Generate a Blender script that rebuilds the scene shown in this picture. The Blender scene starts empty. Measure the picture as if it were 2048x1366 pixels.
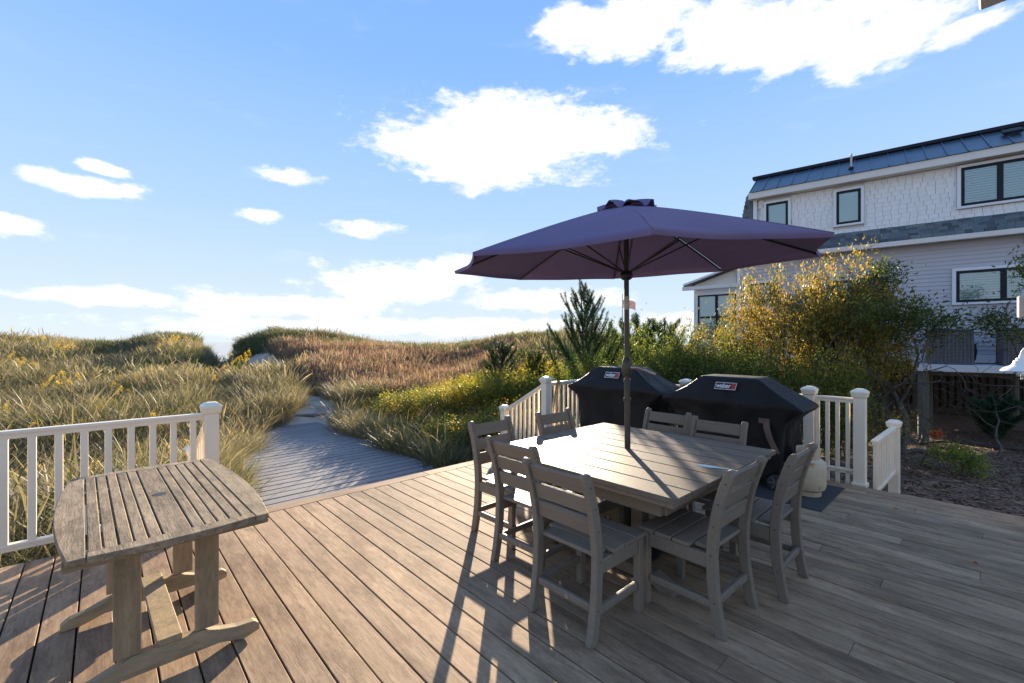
import bpy, bmesh, math, random
import numpy as np
from mathutils import Vector, Matrix, Quaternion
R = math.radians
sc = bpy.context.scene
C = sc.collection

# ------------------------------------------------------------------ camera
EYE = 1.52
cam_d = bpy.data.cameras.new('camera'); cam = bpy.data.objects.new('camera', cam_d); C.objects.link(cam)
cam.location = (0, 0, EYE); cam.rotation_euler = (R(90), 0, 0)
cam_d.sensor_width = 36; cam_d.lens = 36 * 888 / 2048; cam_d.shift_y = 0.0005
cam_d.clip_start = 0.05; cam_d.clip_end = 60000
sc.camera = cam

# ------------------------------------------------------------------ light
SUN_AZ, SUN_EL = R(2.0), R(11.5)
world = bpy.data.worlds.new('World'); sc.world = world; world.use_nodes = True

class NT:
    def __init__(s, tree): s.t = tree; s.n = tree.nodes; s.l = tree.links
    def new(s, typ, **kw):
        n = s.n.new(typ)
        for k, v in kw.items(): setattr(n, k, v)
        return n
    def put(s, sock, v):
        if hasattr(v, 'is_output') or isinstance(v, bpy.types.NodeSocket): s.l.new(v, sock)
        else:
            if isinstance(v, (tuple, list)) and len(v) == 3 and sock.type == 'RGBA': v = (*v, 1)
            sock.default_value = v
    def math(s, op, a, b=None, c=None, clamp=False):
        n = s.new('ShaderNodeMath', operation=op, use_clamp=clamp)
        for i, v in enumerate((a, b, c)):
            if v is not None: s.put(n.inputs[i], v)
        return n.outputs[0]
    def vmath(s, op, a, b=None, scale=None):
        n = s.new('ShaderNodeVectorMath', operation=op); s.put(n.inputs[0], a)
        if b is not None: s.put(n.inputs[1], b)
        if scale is not None: s.put(n.inputs['Scale'], scale)
        return n.outputs['Value'] if op in ('DOT_PRODUCT', 'LENGTH', 'DISTANCE') else n.outputs[0]
    def mix(s, f, a, b, blend='MIX'):
        n = s.new('ShaderNodeMix', data_type='RGBA', blend_type=blend)
        s.put(n.inputs[0], f); s.put(n.inputs[6], a); s.put(n.inputs[7], b)
        return n.outputs[2]
    def noise(s, vec, scale=5, detail=4, rough=.55, out='Fac'):
        n = s.new('ShaderNodeTexNoise'); s.put(n.inputs['Scale'], scale)
        n.inputs['Detail'].default_value = detail; n.inputs['Roughness'].default_value = rough
        if vec is not None: s.put(n.inputs['Vector'], vec)
        return n.outputs[out]
    def ramp(s, f, stops):
        n = s.new('ShaderNodeValToRGB'); s.put(n.inputs[0], f)
        e = n.color_ramp.elements
        while len(e) < len(stops): e.new(.5)
        for i, (p, c) in enumerate(stops): e[i].position = p; e[i].color = (*c, 1)
        return n.outputs[0]
    def maprange(s, v, a, b, c=0, d=1, smooth=False):
        n = s.new('ShaderNodeMapRange'); n.interpolation_type = 'SMOOTHSTEP' if smooth else 'LINEAR'
        for i, x in enumerate((v, a, b, c, d)): s.put(n.inputs[i], x)
        return n.outputs[0]

W = NT(world.node_tree); W.n.clear()
sky = W.new('ShaderNodeTexSky', sky_type='NISHITA')
sky.sun_disc = False; sky.sun_elevation = SUN_EL; sky.sun_rotation = SUN_AZ
sky.air_density = 1.0; sky.dust_density = 0.15; sky.ozone_density = 3.0; sky.altitude = 0
SKY_STRENGTH = 0.085; EXPOSURE = 1.85
dirv = W.new('ShaderNodeTexCoord').outputs['Generated']
sep = W.new('ShaderNodeSeparateXYZ'); W.l.new(dirv, sep.inputs[0])
dx, dy, dz = sep.outputs
az = W.math('ARCTAN2', dx, dy); el = W.math('ARCSINE', dz)
stretch = W.vmath('MULTIPLY', dirv, (1, 1, 2.2))
n_big = W.noise(stretch, 5.0, 8, .6); n_fine = W.noise(stretch, 17, 8, .60)
n_tiny = W.noise(stretch, 46, 6, .6)
puff = W.math('ADD', W.math('MULTIPLY', W.math('SUBTRACT', n_big, .5), 1.5), W.math('ADD', W.math('MULTIPLY', W.math('SUBTRACT', n_fine, .5), 1.5), W.math('MULTIPLY', W.math('SUBTRACT', n_tiny, .5), .6)))
# cumulus groups: azimuth, elevation, half width, half height (degrees)
CLOUDS = [(0.5, 24.6, 18, 4.9), (-8, 23.8, 10, 3.6), (10, 24.6, 10, 2.9), (-4, 20.8, 8, 2.2), (8, 35.2, 6, 2.4), (16, 34.3, 8, 3.4), (25, 32.6, 9, 3.8), (33, 30.2, 9, 3.4), (40, 27.8, 7, 2.3), (46, 26.3, 4, 1.1),
          (-16, 7.2, 10, 3.0), (-8, 8.8, 6, 2.2), (-27, 4.2, 14, 1.7), (-42, 4.3, 7, 1.0), (4, 5.5, 12, 1.6), (-43.5, 14.2, 4.2, 1.0), (-42.5, 16.0, 1.8, .6), (-26.5, 18.4, 4.8, 1.1),
          (-29.8, 14.0, 2.8, 1.0), (-17.6, 13.6, 4.8, 1.2), (-49, 10.0, 3.0, 1.2), (-12, 1.9, 30, 1.3), (30, 2.2, 26, 1.5), (-75, 18, 12, 4), (75, 22, 12, 5),
          (110, 16, 16, 5), (-115, 22, 14, 5), (170, 20, 22, 6), (70, 48, 14, 6)]
best = None
cmb = W.new('ShaderNodeCombineXYZ'); W.l.new(az, cmb.inputs[0]); W.l.new(el, cmb.inputs[1]); ae = cmb.outputs[0]
for a0, e0, wa, we in CLOUDS:
    n_ = W.new('ShaderNodeVectorMath', operation='MULTIPLY_ADD'); W.l.new(ae, n_.inputs[0])
    n_.inputs[1].default_value = (1 / R(wa), 1 / R(we), 0); n_.inputs[2].default_value = (-a0 / wa, -e0 / we, 0)
    q = W.vmath('LENGTH', n_.outputs[0]); best = q if best is None else W.math('MINIMUM', best, q)
best = W.math('SUBTRACT', 1.0, best)
field = W.math('ADD', W.math('MAXIMUM', best, -1.2), puff)
cmask = W.maprange(field, -.10, .48, 0, 1, True)
wisps = W.math('MULTIPLY', W.maprange(W.noise(W.vmath('MULTIPLY', dirv, (1, 1, 4)), 6, 7, .6), .56, .8, 0, .5, True), W.maprange(dz, .0, .12, 0, 1))
cmask = W.math('MAXIMUM', cmask, W.math('MULTIPLY', wisps, .22))
cmask = W.math('MULTIPLY', cmask, W.maprange(dz, -.01, .01))
KEXP = SKY_STRENGTH * 2 ** EXPOSURE
cap = W.ramp(W.math('DIVIDE', el, R(50)), [(0, (.82, .91, 1.0)), (.10, (.70, .85, 1.02)), (.30, (.48, .71, 1.04)), (.62, (.28, .53, 1.02)), (1, (.20, .42, .90))])
cap = W.vmath('SCALE', cap, scale=1.03 / KEXP)
skyc = W.vmath('MINIMUM', W.vmath('SCALE', sky.outputs[0], scale=2.2), cap)
shade = W.ramp(W.maprange(W.noise(stretch, 7, 5, .6), .35, .7), [(0, (1.0, 1.0, 1.0)), (1, (.80, .83, .88))])
final = W.mix(cmask, skyc, W.vmath('SCALE', shade, scale=1.28 / KEXP))
bg = W.new('ShaderNodeBackground'); W.put(bg.inputs[0], final); bg.inputs[1].default_value = SKY_STRENGTH
wo = W.new('ShaderNodeOutputWorld'); W.l.new(bg.outputs[0], wo.inputs[0])

sun_d = bpy.data.lights.new('sun', 'SUN'); sun = bpy.data.objects.new('sun', sun_d); C.objects.link(sun)
sun_d.energy = 5.0; sun_d.angle = R(0.53); sun_d.color = (1, .84, .63)
sdir = Vector((math.sin(SUN_AZ) * math.cos(SUN_EL), math.cos(SUN_AZ) * math.cos(SUN_EL), math.sin(SUN_EL)))
sun.rotation_euler = sdir.to_track_quat('Z', 'Y').to_euler(); sun.location = (0, 20, 12)

sc.view_settings.view_transform = 'Standard'; sc.view_settings.look = 'None'
sc.view_settings.exposure = EXPOSURE; sc.view_settings.gamma = 1; sc.view_settings.use_curve_mapping = False
sc.render.engine = 'CYCLES'
sc.cycles.max_bounces = 7; sc.cycles.diffuse_bounces = 4; sc.cycles.glossy_bounces = 2
sc.cycles.transmission_bounces = 4; sc.cycles.transparent_max_bounces = 6
sc.cycles.use_denoising = True; sc.cycles.caustics_reflective = False; sc.cycles.caustics_refractive = False; sc.cycles.sample_clamp_indirect = 10

# ------------------------------------------------------------------ frames
TH = math.atan2(.6776, .7355)          # the deck's own axes: a = towards the right rail, b = towards the dunes
def D(a, b, z=0.0): return Vector((.7355 * a - .6776 * b, .6776 * a + .7355 * b, z))

# ------------------------------------------------------------------ materials
def pmat(name, c1, c2=None, scale=(1, 1, 1), ns=4.0, rough=.6, rough2=None, bump=.0, bns=None, lo=.35, hi=.65, rnd=0.0, spots=None, metallic=0.0, spec=.5, detail=6, coat=0, sheen=0, bdist=.004):
    m = bpy.data.materials.new(name); m.use_nodes = True; t = NT(m.node_tree); t.n.clear()
    out = t.new('ShaderNodeOutputMaterial'); p = t.new('ShaderNodeBsdfPrincipled'); t.l.new(p.outputs[0], out.inputs[0])
    co = t.new('ShaderNodeTexCoord').outputs['Object']; oi = t.new('ShaderNodeObjectInfo')
    off = t.vmath('SCALE', (37.3, 19.7, 53.1), scale=oi.outputs['Random'])
    v = t.vmath('ADD', t.vmath('MULTIPLY', co, scale), off)
    n1 = t.noise(v, ns, detail, .6)
    col = t.mix(t.maprange(n1, lo, hi), c1, c2 or c1)
    if spots:
        scol, ssc, lo_, hi_ = spots
        n3 = t.noise(t.vmath('ADD', co, off), ssc, 8, .7)
        col = t.mix(t.maprange(n3, lo_, hi_), col, scol)
    if rnd: col = t.mix(1.0, col, t.ramp(oi.outputs['Random'], [(0, (1 - rnd,) * 3), (1, (1 + rnd * .6,) * 3)]), 'MULTIPLY')
    t.put(p.inputs['Base Color'], col)
    if rough2 is None: p.inputs['Roughness'].default_value = rough
    else: t.put(p.inputs['Roughness'], t.maprange(n1, .3, .7, rough, rough2))
    p.inputs['Metallic'].default_value = metallic; p.inputs['Specular IOR Level'].default_value = spec
    if coat: p.inputs['Coat Weight'].default_value = coat
    if sheen: p.inputs['Sheen Weight'].default_value = sheen
    if bump:
        b = t.new('ShaderNodeBump'); b.inputs['Strength'].default_value = bump; b.inputs['Distance'].default_value = bdist
        nb = t.noise(v, bns or ns * 3, 6, .65); t.l.new(nb, b.inputs['Height']); t.l.new(b.outputs[0], p.inputs['Normal'])
    return m

def leafmat(name, stops, trans=.45, rough=.5, nscale=.8, attr='rnd', mixn=.5, inst=False):
    """foliage: colour from a per-leaf random value blended with a slow noise over the place"""
    m = bpy.data.materials.new(name); m.use_nodes = True; t = NT(m.node_tree); t.n.clear()
    out = t.new('ShaderNodeOutputMaterial'); p = t.new('ShaderNodeBsdfPrincipled'); tr = t.new('ShaderNodeBsdfTranslucent'); mx = t.new('ShaderNodeMixShader')
    a = t.new('ShaderNodeAttribute', attribute_name=attr).outputs['Fac']
    oi = t.new('ShaderNodeObjectInfo')
    if inst: pos = oi.outputs['Location']
    else: pos = t.new('ShaderNodeNewGeometry').outputs['Position']
    n = t.maprange(t.noise(pos, nscale, 3, .6), .3, .7)
    f = t.math('ADD', t.math('MULTIPLY', a, 1 - mixn), t.math('MULTIPLY', n, mixn))
    if inst: f = t.math('ADD', t.math('MULTIPLY', f, .75), t.math('MULTIPLY', oi.outputs['Random'], .25))
    col = t.ramp(f, stops)
    t.put(p.inputs['Base Color'], col); p.inputs['Roughness'].default_value = rough; p.inputs['Specular IOR Level'].default_value = .35
    t.put(tr.inputs[0], t.mix(1.0, col, (1.12, 1.08, .86), 'MULTIPLY'))
    mx.inputs[0].default_value = trans
    t.l.new(p.outputs[0], mx.inputs[1]); t.l.new(tr.outputs[0], mx.inputs[2]); t.l.new(mx.outputs[0], out.inputs[0])
    return m

def woodmat(name, light, mid, dark, axis='y', stain=.5, rnd=.2, speck=.5, rough=.78, bump=.45, blotch=2.2):
    """old boards: long grain, worn pale patches with ragged edges, fine dark specks, board to board variation"""
    m = bpy.data.materials.new(name); m.use_nodes = True; t = NT(m.node_tree); t.n.clear()
    out = t.new('ShaderNodeOutputMaterial'); p = t.new('ShaderNodeBsdfPrincipled'); t.l.new(p.outputs[0], out.inputs[0])
    co = t.new('ShaderNodeTexCoord').outputs['Object']; oi = t.new('ShaderNodeObjectInfo')
    v = t.vmath('ADD', co, t.vmath('SCALE', (37.3, 19.7, 53.1), scale=oi.outputs['Random']))
    st = {'y': (1, .06, 1), 'z': (1, 1, .06), 'x': (.06, 1, 1)}[axis]; st2 = {'y': (1, .3, 1), 'z': (1, 1, .3), 'x': (.3, 1, 1)}[axis]
    warp = t.vmath('SCALE', t.noise(v, 5, 3, .5, 'Color'), scale=.05)
    g = t.noise(t.vmath('MULTIPLY', t.vmath('ADD', v, warp), st), 42, 6, .7)
    gf = t.noise(t.vmath('MULTIPLY', v, st), 150, 4, .7)
    bl = t.noise(t.vmath('MULTIPLY', v, st2), blotch * 2.4, 9, .72)
    sp = t.noise(t.vmath('MULTIPLY', v, st2), 75, 5, .75)
    col = t.mix(t.maprange(g, .34, .66), light, mid)
    col = t.mix(t.math('MULTIPLY', t.maprange(bl, .46, .60), stain), col, dark)
    col = t.mix(t.math('MULTIPLY', t.maprange(gf, .52, .70), .40), col, dark)
    col = t.mix(t.math('MULTIPLY', t.maprange(sp, .56, .68), speck), col, [q * .6 for q in dark])
    pale = t.noise(t.vmath('MULTIPLY', v, st2), blotch * 3.7, 9, .75)
    col = t.mix(t.math('MULTIPLY', t.maprange(pale, .55, .66), .45), col, [min(1, q * 1.22) for q in light])
    col = t.mix(1.0, col, t.ramp(oi.outputs['Random'], [(0, (1 - rnd, 1 - rnd, 1 - rnd * .9)), (1, (1 + rnd * .6,) * 3)]), 'MULTIPLY')
    t.put(p.inputs['Base Color'], col); p.inputs['Roughness'].default_value = rough; p.inputs['Specular IOR Level'].default_value = .18
    b = t.new('ShaderNodeBump'); b.inputs['Strength'].default_value = bump; b.inputs['Distance'].default_value = .003
    t.l.new(t.math('ADD', g, t.math('MULTIPLY', gf, .6)), b.inputs['Height']); t.l.new(b.outputs[0], p.inputs['Normal'])
    return m
MT = {}
MT['deck'] = woodmat('deck wood', (.475, .33, .205), (.325, .215, .13), (.155, .10, .060), stain=.62, rnd=.24, speck=.45)
MT['deck_frame'] = pmat('deck framing', (.14, .11, .085), (.09, .07, .055), (1, 1, 1), 6, rough=.8)
MT['walk'] = pmat('boardwalk grey composite', (.215, .205, .205), (.185, .176, .178), (.8, 1.5, 1.5), 2.5, rough=.75, bump=.05, rnd=.10)
MT['old'] = woodmat('weathered teak', (.39, .295, .19), (.235, .172, .108), (.09, .068, .046), stain=.6, rnd=.16, speck=.7, rough=.85, bump=.9, blotch=4)
MT['oldleg'] = woodmat('weathered teak legs', (.40, .305, .19), (.29, .215, .13), (.17, .14, .085), 'z', stain=.45, rnd=.12, speck=.45, rough=.82, bump=.6, blotch=4)
MT['oldfoot'] = woodmat('weathered teak feet', (.38, .30, .19), (.28, .215, .135), (.17, .15, .09), 'x', stain=.6, rnd=.12, speck=.5, rough=.82, bump=.6, blotch=4)
MT['lumber'] = pmat('grey plastic lumber', (.225, .185, .142), (.19, .156, .12), (3, 30, 30), 2, rough=.55, bump=.25, bns=9, rnd=.06, spec=.3)
MT['lumber_top'] = pmat('grey plastic lumber top', (.185, .152, .117), (.148, .121, .094), (28, 4, 28), 2, rough=.48, rough2=.58, spec=.13, bump=.4, bns=10, rnd=.05)
MT['screw'] = pmat('screw hole', (.02, .02, .02), rough=.5)
MT['white'] = pmat('white vinyl', (.86, .755, .60), (.80, .695, .545), (1, 1, 1), 3, rough=.42, spots=((.60, .58, .53), 9, .66, .9))
MT['canopy'] = None
MT['pole'] = pmat('bronze pole', (.05, .043, .036), (.075, .064, .052), (1, 1, 1), 12, rough=.42, metallic=.35)
MT['blackmetal'] = pmat('black metal', (.02, .02, .021), rough=.4, metallic=.2)
MT['silver'] = pmat('dull silver', (.42, .41, .39), (.3, .29, .28), (1, 1, 1), 20, rough=.35, metallic=.8)
MT['paper'] = pmat('pale sticker', (.55, .52, .44), (.40, .37, .30), (1, 1, 1), 40, rough=.5)
MT['cover'] = pmat('black cover', (.010, .0095, .0095), (.017, .016, .016), (1, 1, 1), 6, rough=.45, rough2=.6, spec=.22, bump=.55, bns=5.5, bdist=.03)
MT['coverseam'] = pmat('cover piping', (.03, .03, .033), rough=.5)
MT['strap'] = pmat('tan strap', (.16, .105, .085), (.12, .08, .065), (1, 1, 1), 10, rough=.8)
MT['logo_white'] = pmat('logo white', (.78, .78, .78), rough=.5)
MT['logo_red'] = pmat('logo red', (.55, .02, .03), rough=.5)
MT['logo_black'] = pmat('logo black', (.012, .012, .014), rough=.6)
MT['tank'] = pmat('cream painted steel', (.58, .47, .32), (.50, .40, .27), (1, 1, 1), 5, rough=.4, spots=((.33, .13, .04), 7, .56, .64))
MT['rubber'] = pmat('black rubber', (.018, .018, .018), (.03, .03, .03), (1, 1, 1), 8, rough=.75)
MT['mat'] = pmat('dark woven mat', (.028, .029, .03), (.05, .05, .05), (90, 8, 1), 1, rough=.9, bump=.6, bns=2)
MT['rope'] = pmat('straw rope', (.52, .44, .28), (.40, .33, .2), (1, 1, 1), 40, rough=.85, bump=.5)
MT['sand'] = pmat('dune sand', (.46, .39, .305), (.36, .30, .235), (1, 1, 1), 1.6, rough=.95, bump=.8, bns=14, spots=((.17, .125, .09), 1.1, .50, .72))
MT['mulch'] = pmat('mulch soil', (.17, .11, .085), (.09, .058, .045), (1, 1, 1), 9, rough=.95, bump=1.0, bns=22, spots=((.34, .27, .20), 1.3, .53, .66))
MT['bark'] = pmat('grey bark', (.115, .092, .075), (.055, .044, .037), (1, 1, 1), 14, rough=.9, bump=.6)
MT['bark_pale'] = pmat('pale bark', (.20, .17, .14), (.10, .082, .068), (1, 1, 1), 14, rough=.9, bump=.6)
MT['siding'] = pmat('grey lap siding', (.49, .48, .515), (.46, .45, .485), (1, 20, 20), 1, rough=.6, bump=.05)
MT['shingle'] = pmat('white wall shingle', (.80, .785, .775), (.75, .735, .725), (3, 3, 1), 6, rough=.7, bump=.15, rnd=.035)
MT['trim'] = pmat('cream trim', (.70, .665, .62), (.66, .625, .58), (1, 1, 1), 2, rough=.5)
MT['trimwhite'] = pmat('white trim', (.74, .74, .76), (.70, .70, .72), (1, 1, 1), 2, rough=.5)
MT['frame'] = pmat('dark window frame', (.014, .018, .024), rough=.55, spec=.2)
MT['blind'] = pmat('pale blind', (.78, .80, .79), (.72, .75, .74), (1, 1, 1), 2, rough=.7)
MT['roofmetal'] = pmat('blue grey standing seam', (.085, .125, .165), (.07, .105, .14), (1, 1, 1), 2, rough=.35, metallic=.5)
MT['slate'] = pmat('grey roof shingle', (.085, .10, .115), (.06, .068, .08), (1, 1, 1), 9, rough=.85, bump=.4, rnd=.4)
MT['pile'] = pmat('treated pile', (.16, .165, .13), (.10, .095, .075), (12, 12, 1), 2, rough=.9, bump=.4)
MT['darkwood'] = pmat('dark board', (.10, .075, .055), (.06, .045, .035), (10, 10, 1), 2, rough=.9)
MT['ac'] = pmat('air conditioner grey', (.115, .112, .11), (.09, .088, .087), (1, 1, 1), 5, rough=.6)
MT['ac_slat'] = pmat('air conditioner louvre', (.21, .20, .20), rough=.55)
MT['blue'] = pmat('blue sticker', (.02, .06, .30), rough=.4)
MT['enamel'] = pmat('white enamel', (.82, .81, .78), rough=.3)
MT['lightwood'] = pmat('pale board', (.50, .43, .35), (.42, .36, .29), (20, 1, 20), 1.5, rough=.7)

def glass_mat():
    m = bpy.data.materials.new('window glass'); m.use_nodes = True; t = NT(m.node_tree); t.n.clear()
    out = t.new('ShaderNodeOutputMaterial'); tp = t.new('ShaderNodeBsdfTransparent'); g = t.new('ShaderNodeBsdfGlossy'); mx = t.new('ShaderNodeMixShader')
    g.inputs['Roughness'].default_value = .02; g.inputs[0].default_value = (.9, .95, 1, 1)
    tp.inputs[0].default_value = (.90, .97, .97, 1)
    fr = t.new('ShaderNodeFresnel'); fr.inputs[0].default_value = 1.5
    t.l.new(t.math('ADD', fr.outputs[0], .06), mx.inputs[0]); t.l.new(tp.outputs[0], mx.inputs[1]); t.l.new(g.outputs[0], mx.inputs[2]); t.l.new(mx.outputs[0], out.inputs[0])
    return m
MT['glass'] = glass_mat()

def canopy_mat():
    m = bpy.data.materials.new('plum umbrella fabric'); m.use_nodes = True; t = NT(m.node_tree); t.n.clear()
    out = t.new('ShaderNodeOutputMaterial'); p = t.new('ShaderNodeBsdfPrincipled'); tr = t.new('ShaderNodeBsdfTranslucent'); mx = t.new('ShaderNodeMixShader')
    co = t.new('ShaderNodeTexCoord').outputs['Object']
    n = t.maprange(t.noise(co, 2.2, 5, .6), .3, .7); n2 = t.noise(t.vmath('MULTIPLY', co, (1, 1, 1)), 160, 2, .5)
    col = t.mix(n, (.138, .108, .205), (.168, .13, .238))
    t.put(p.inputs['Base Color'], col); p.inputs['Roughness'].default_value = .75; p.inputs['Specular IOR Level'].default_value = .25
    t.put(tr.inputs[0], t.mix(n, (.085, .058, .12), (.10, .07, .135)))
    mx.inputs[0].default_value = .06
    b = t.new('ShaderNodeBump'); b.inputs['Strength'].default_value = .25; b.inputs['Distance'].default_value = .002; t.l.new(n2, b.inputs['Height']); t.l.new(b.outputs[0], p.inputs['Normal'])
    t.l.new(p.outputs[0], mx.inputs[1]); t.l.new(tr.outputs[0], mx.inputs[2]); t.l.new(mx.outputs[0], out.inputs[0])
    return m
MT['canopy'] = canopy_mat()

def water_mat():
    m = pmat('sea water', (.028, .06, .085), (.035, .07, .095), (1, 1, 1), .02, rough=.12, bump=.6, bns=.9, spec=.5)
    return m
MT['sea'] = water_mat()
MT['puddle'] = pmat('spilled water', (.30, .30, .30), rough=.02, spec=1.0, metallic=.85)

# ------------------------------------------------------------------ mesh helpers
class MB:
    def __init__(s): s.v = []; s.f = []
    def add(s, vs, fs):
        o = len(s.v); s.v.extend([tuple(q) for q in vs]); s.f.extend([tuple(i + o for i in q) for q in fs]); return s
    def box(s, c, d, rot=None):
        x, y, z = [q / 2 for q in d]; c = Vector(c)
        vs = [Vector((sx * x, sy * y, sz * z)) for sx in (-1, 1) for sy in (-1, 1) for sz in (-1, 1)]
        if rot is not None: vs = [rot @ q for q in vs]
        return s.add([q + c for q in vs], [(0, 1, 3, 2), (4, 6, 7, 5), (0, 4, 5, 1), (2, 3, 7, 6), (0, 2, 6, 4), (1, 5, 7, 3)])
    def bar(s, p, q, w, h, up=(0, 0, 1)):
        p, q = Vector(p), Vector(q); d = q - p; L = d.length; d.normalize(); u = Vector(up); x = d.cross(u).normalized(); u = x.cross(d)
        m = Matrix((x, d, u)).transposed(); return s.box((p + q) / 2, (w, L, h), m)
    def prism(s, poly, axis, t0, t1):
        def mk(a, b, t): return {'x': (t, a, b), 'y': (a, t, b), 'z': (a, b, t)}[axis]
        n = len(poly); vs = [mk(a, b, t0) for a, b in poly] + [mk(a, b, t1) for a, b in poly]
        return s.add(vs, [tuple(range(n))[::-1], tuple(range(n, 2 * n))] + [(i, (i + 1) % n, n + (i + 1) % n, n + i) for i in range(n)])
    def tube(s, pts, rad, n=8, cap=True):
        pts = [Vector(p) for p in pts]; rad = rad if isinstance(rad, (list, tuple)) else [rad] * len(pts)
        rings = []; up = None
        for i, p in enumerate(pts):
            d = (pts[min(i + 1, len(pts) - 1)] - pts[max(i - 1, 0)]).normalized()
            if up is None: up = Vector((0, 0, 1)) if abs(d.z) < .9 else Vector((1, 0, 0))
            x = d.cross(up).normalized(); y = x.cross(d); up = y
            rings.append([p + (x * math.cos(2 * math.pi * k / n) + y * math.sin(2 * math.pi * k / n)) * rad[i] for k in range(n)])
        return s.loft(rings, cap, cap)
    def loft(s, rings, cap0=False, cap1=False):
        n = len(rings[0]); vs = [q for r in rings for q in r]; fs = []
        for i in range(len(rings) - 1):
            for k in range(n):
                a, b = i * n + k, i * n + (k + 1) % n; fs.append((a, b, b + n, a + n))
        if cap0: fs.append(tuple(range(n))[::-1])
        if cap1: fs.append(tuple(range((len(rings) - 1) * n, len(rings) * n)))
        return s.add(vs, fs)
    def lathe(s, prof, n=20, c=(0, 0, 0)):
        c = Vector(c)
        return s.loft([[c + Vector((r * math.cos(2 * math.pi * k / n), r * math.sin(2 * math.pi * k / n), z)) for k in range(n)] for r, z in prof], True, True)
    def mesh(s, name, bevel=0, smooth=None, seg=1):
        me = bpy.data.meshes.new(name); me.from_pydata(s.v, [], s.f)
        bm = bmesh.new(); bm.from_mesh(me); bmesh.ops.recalc_face_normals(bm, faces=bm.faces)
        if bevel:
            es = [e for e in bm.edges if len(e.link_faces) == 2 and e.calc_face_angle(0) > R(35)]
            bmesh.ops.bevel(bm, geom=es, offset=bevel, segments=seg, affect='EDGES', profile=.5, clamp_overlap=True)
        bm.to_mesh(me); bm.free()
        if smooth is not None:
            me.polygons.foreach_set('use_smooth', [True] * len(me.polygons)); me.set_sharp_from_angle(angle=R(smooth))
        return me
    def build(s, name, mat, parent=None, bevel=0, smooth=None, loc=None, seg=1):
        return ob(name, s.mesh(name, bevel, smooth, seg), mat, parent, loc)

def ob(name, me, mat=None, parent=None, loc=None, rotz=None):
    o = bpy.data.objects.new(name, me); C.objects.link(o)
    if mat is not None and me is not None:
        mm = MT[mat] if isinstance(mat, str) else mat
        if not me.materials: me.materials.append(mm)
    if parent is not None: o.parent = parent
    if loc is not None: o.location = loc
    if rotz is not None: o.rotation_euler.z = rotz
    return o
def tag(o, label, cat, group=None):
    o['label'] = label; o['category'] = cat
    if group: o['group'] = group
    return o
def thing(name, label, cat, loc=(0, 0, 0), rotz=0, group=None):
    o = ob(name, None, None, None, loc, rotz); return tag(o, label, cat, group)
def struct(o): o['kind'] = 'structure'; return o
def copy_tree(o, parent=None):
    c = o.copy(); C.objects.link(c); c.parent = parent
    for ch in list(o.children): copy_tree(ch, c)
    return c
def fast_mesh(name, V, F, mat=None, attrs=None, smooth=False):
    """V (n,3), F (m,k) arrays"""
    me = bpy.data.meshes.new(name); V = np.asarray(V, np.float32); F = np.asarray(F, np.int32); m, k = F.shape
    me.vertices.add(len(V)); me.vertices.foreach_set('co', V.ravel())
    me.loops.add(m * k); me.loops.foreach_set('vertex_index', F.ravel())
    me.polygons.add(m); me.polygons.foreach_set('loop_start', np.arange(0, m * k, k, dtype=np.int32))
    me.update(calc_edges=True)
    for an, av in (attrs or {}).items():
        at = me.attributes.new(an, 'FLOAT', 'POINT'); at.data.foreach_set('value', np.asarray(av, np.float32))
    if smooth: me.polygons.foreach_set('use_smooth', [True] * m)
    if mat: me.materials.append(MT[mat] if isinstance(mat, str) else mat)
    me.validate(); return me

# ------------------------------------------------------------------ terrain
def sstep(a, b, x): t = np.clip((x - a) / (b - a), 0, 1); return t * t * (3 - 2 * t)
_rg = np.random.default_rng(5)
_ph = _rg.uniform(0, 6.28, (40, 2)); _dr = _rg.uniform(0, 6.28, 40)
def bumps(x, y, f0=.25, n=14, seed=0):
    h = np.zeros_like(x)
    for i in range(n):
        f = f0 * 1.32 ** i * .8; th = _dr[(i + seed) % 40]
        h += np.sin(x * f * math.cos(th) + y * f * math.sin(th) + _ph[(i + seed) % 40, 0]) / (1.32 ** i) ** .9
    return h / 2.2
TRAIL = np.array([(-4.95, 11.2), (-5.3, 12.8), (-7.2, 15.4), (-10, 19), (-13.6, 22.7), (-18.6, 28.3), (-24, 36)])
def trail_dist(x, y):
    d = np.full(np.shape(x), 1e9)
    for (x0, y0), (x1, y1) in zip(TRAIL[:-1], TRAIL[1:]):
        vx, vy = x1 - x0, y1 - y0; t = np.clip(((x - x0) * vx + (y - y0) * vy) / (vx * vx + vy * vy), 0, 1)
        d = np.minimum(d, np.hypot(x - x0 - t * vx, y - y0 - t * vy))
    return d
SIL_PX = np.array([-2500, -600, 0, 150, 250, 290, 340, 390, 418, 442, 472, 520, 560, 640, 700, 760, 850, 900, 960, 1050, 1110, 1300, 2048, 4000])
SIL_Y = np.array([670, 668, 668, 678, 679, 668, 662, 670, 688, 722, 682, 662, 656, 661, 671, 679, 686, 686, 676, 662, 664, 672, 680, 680])
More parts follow.
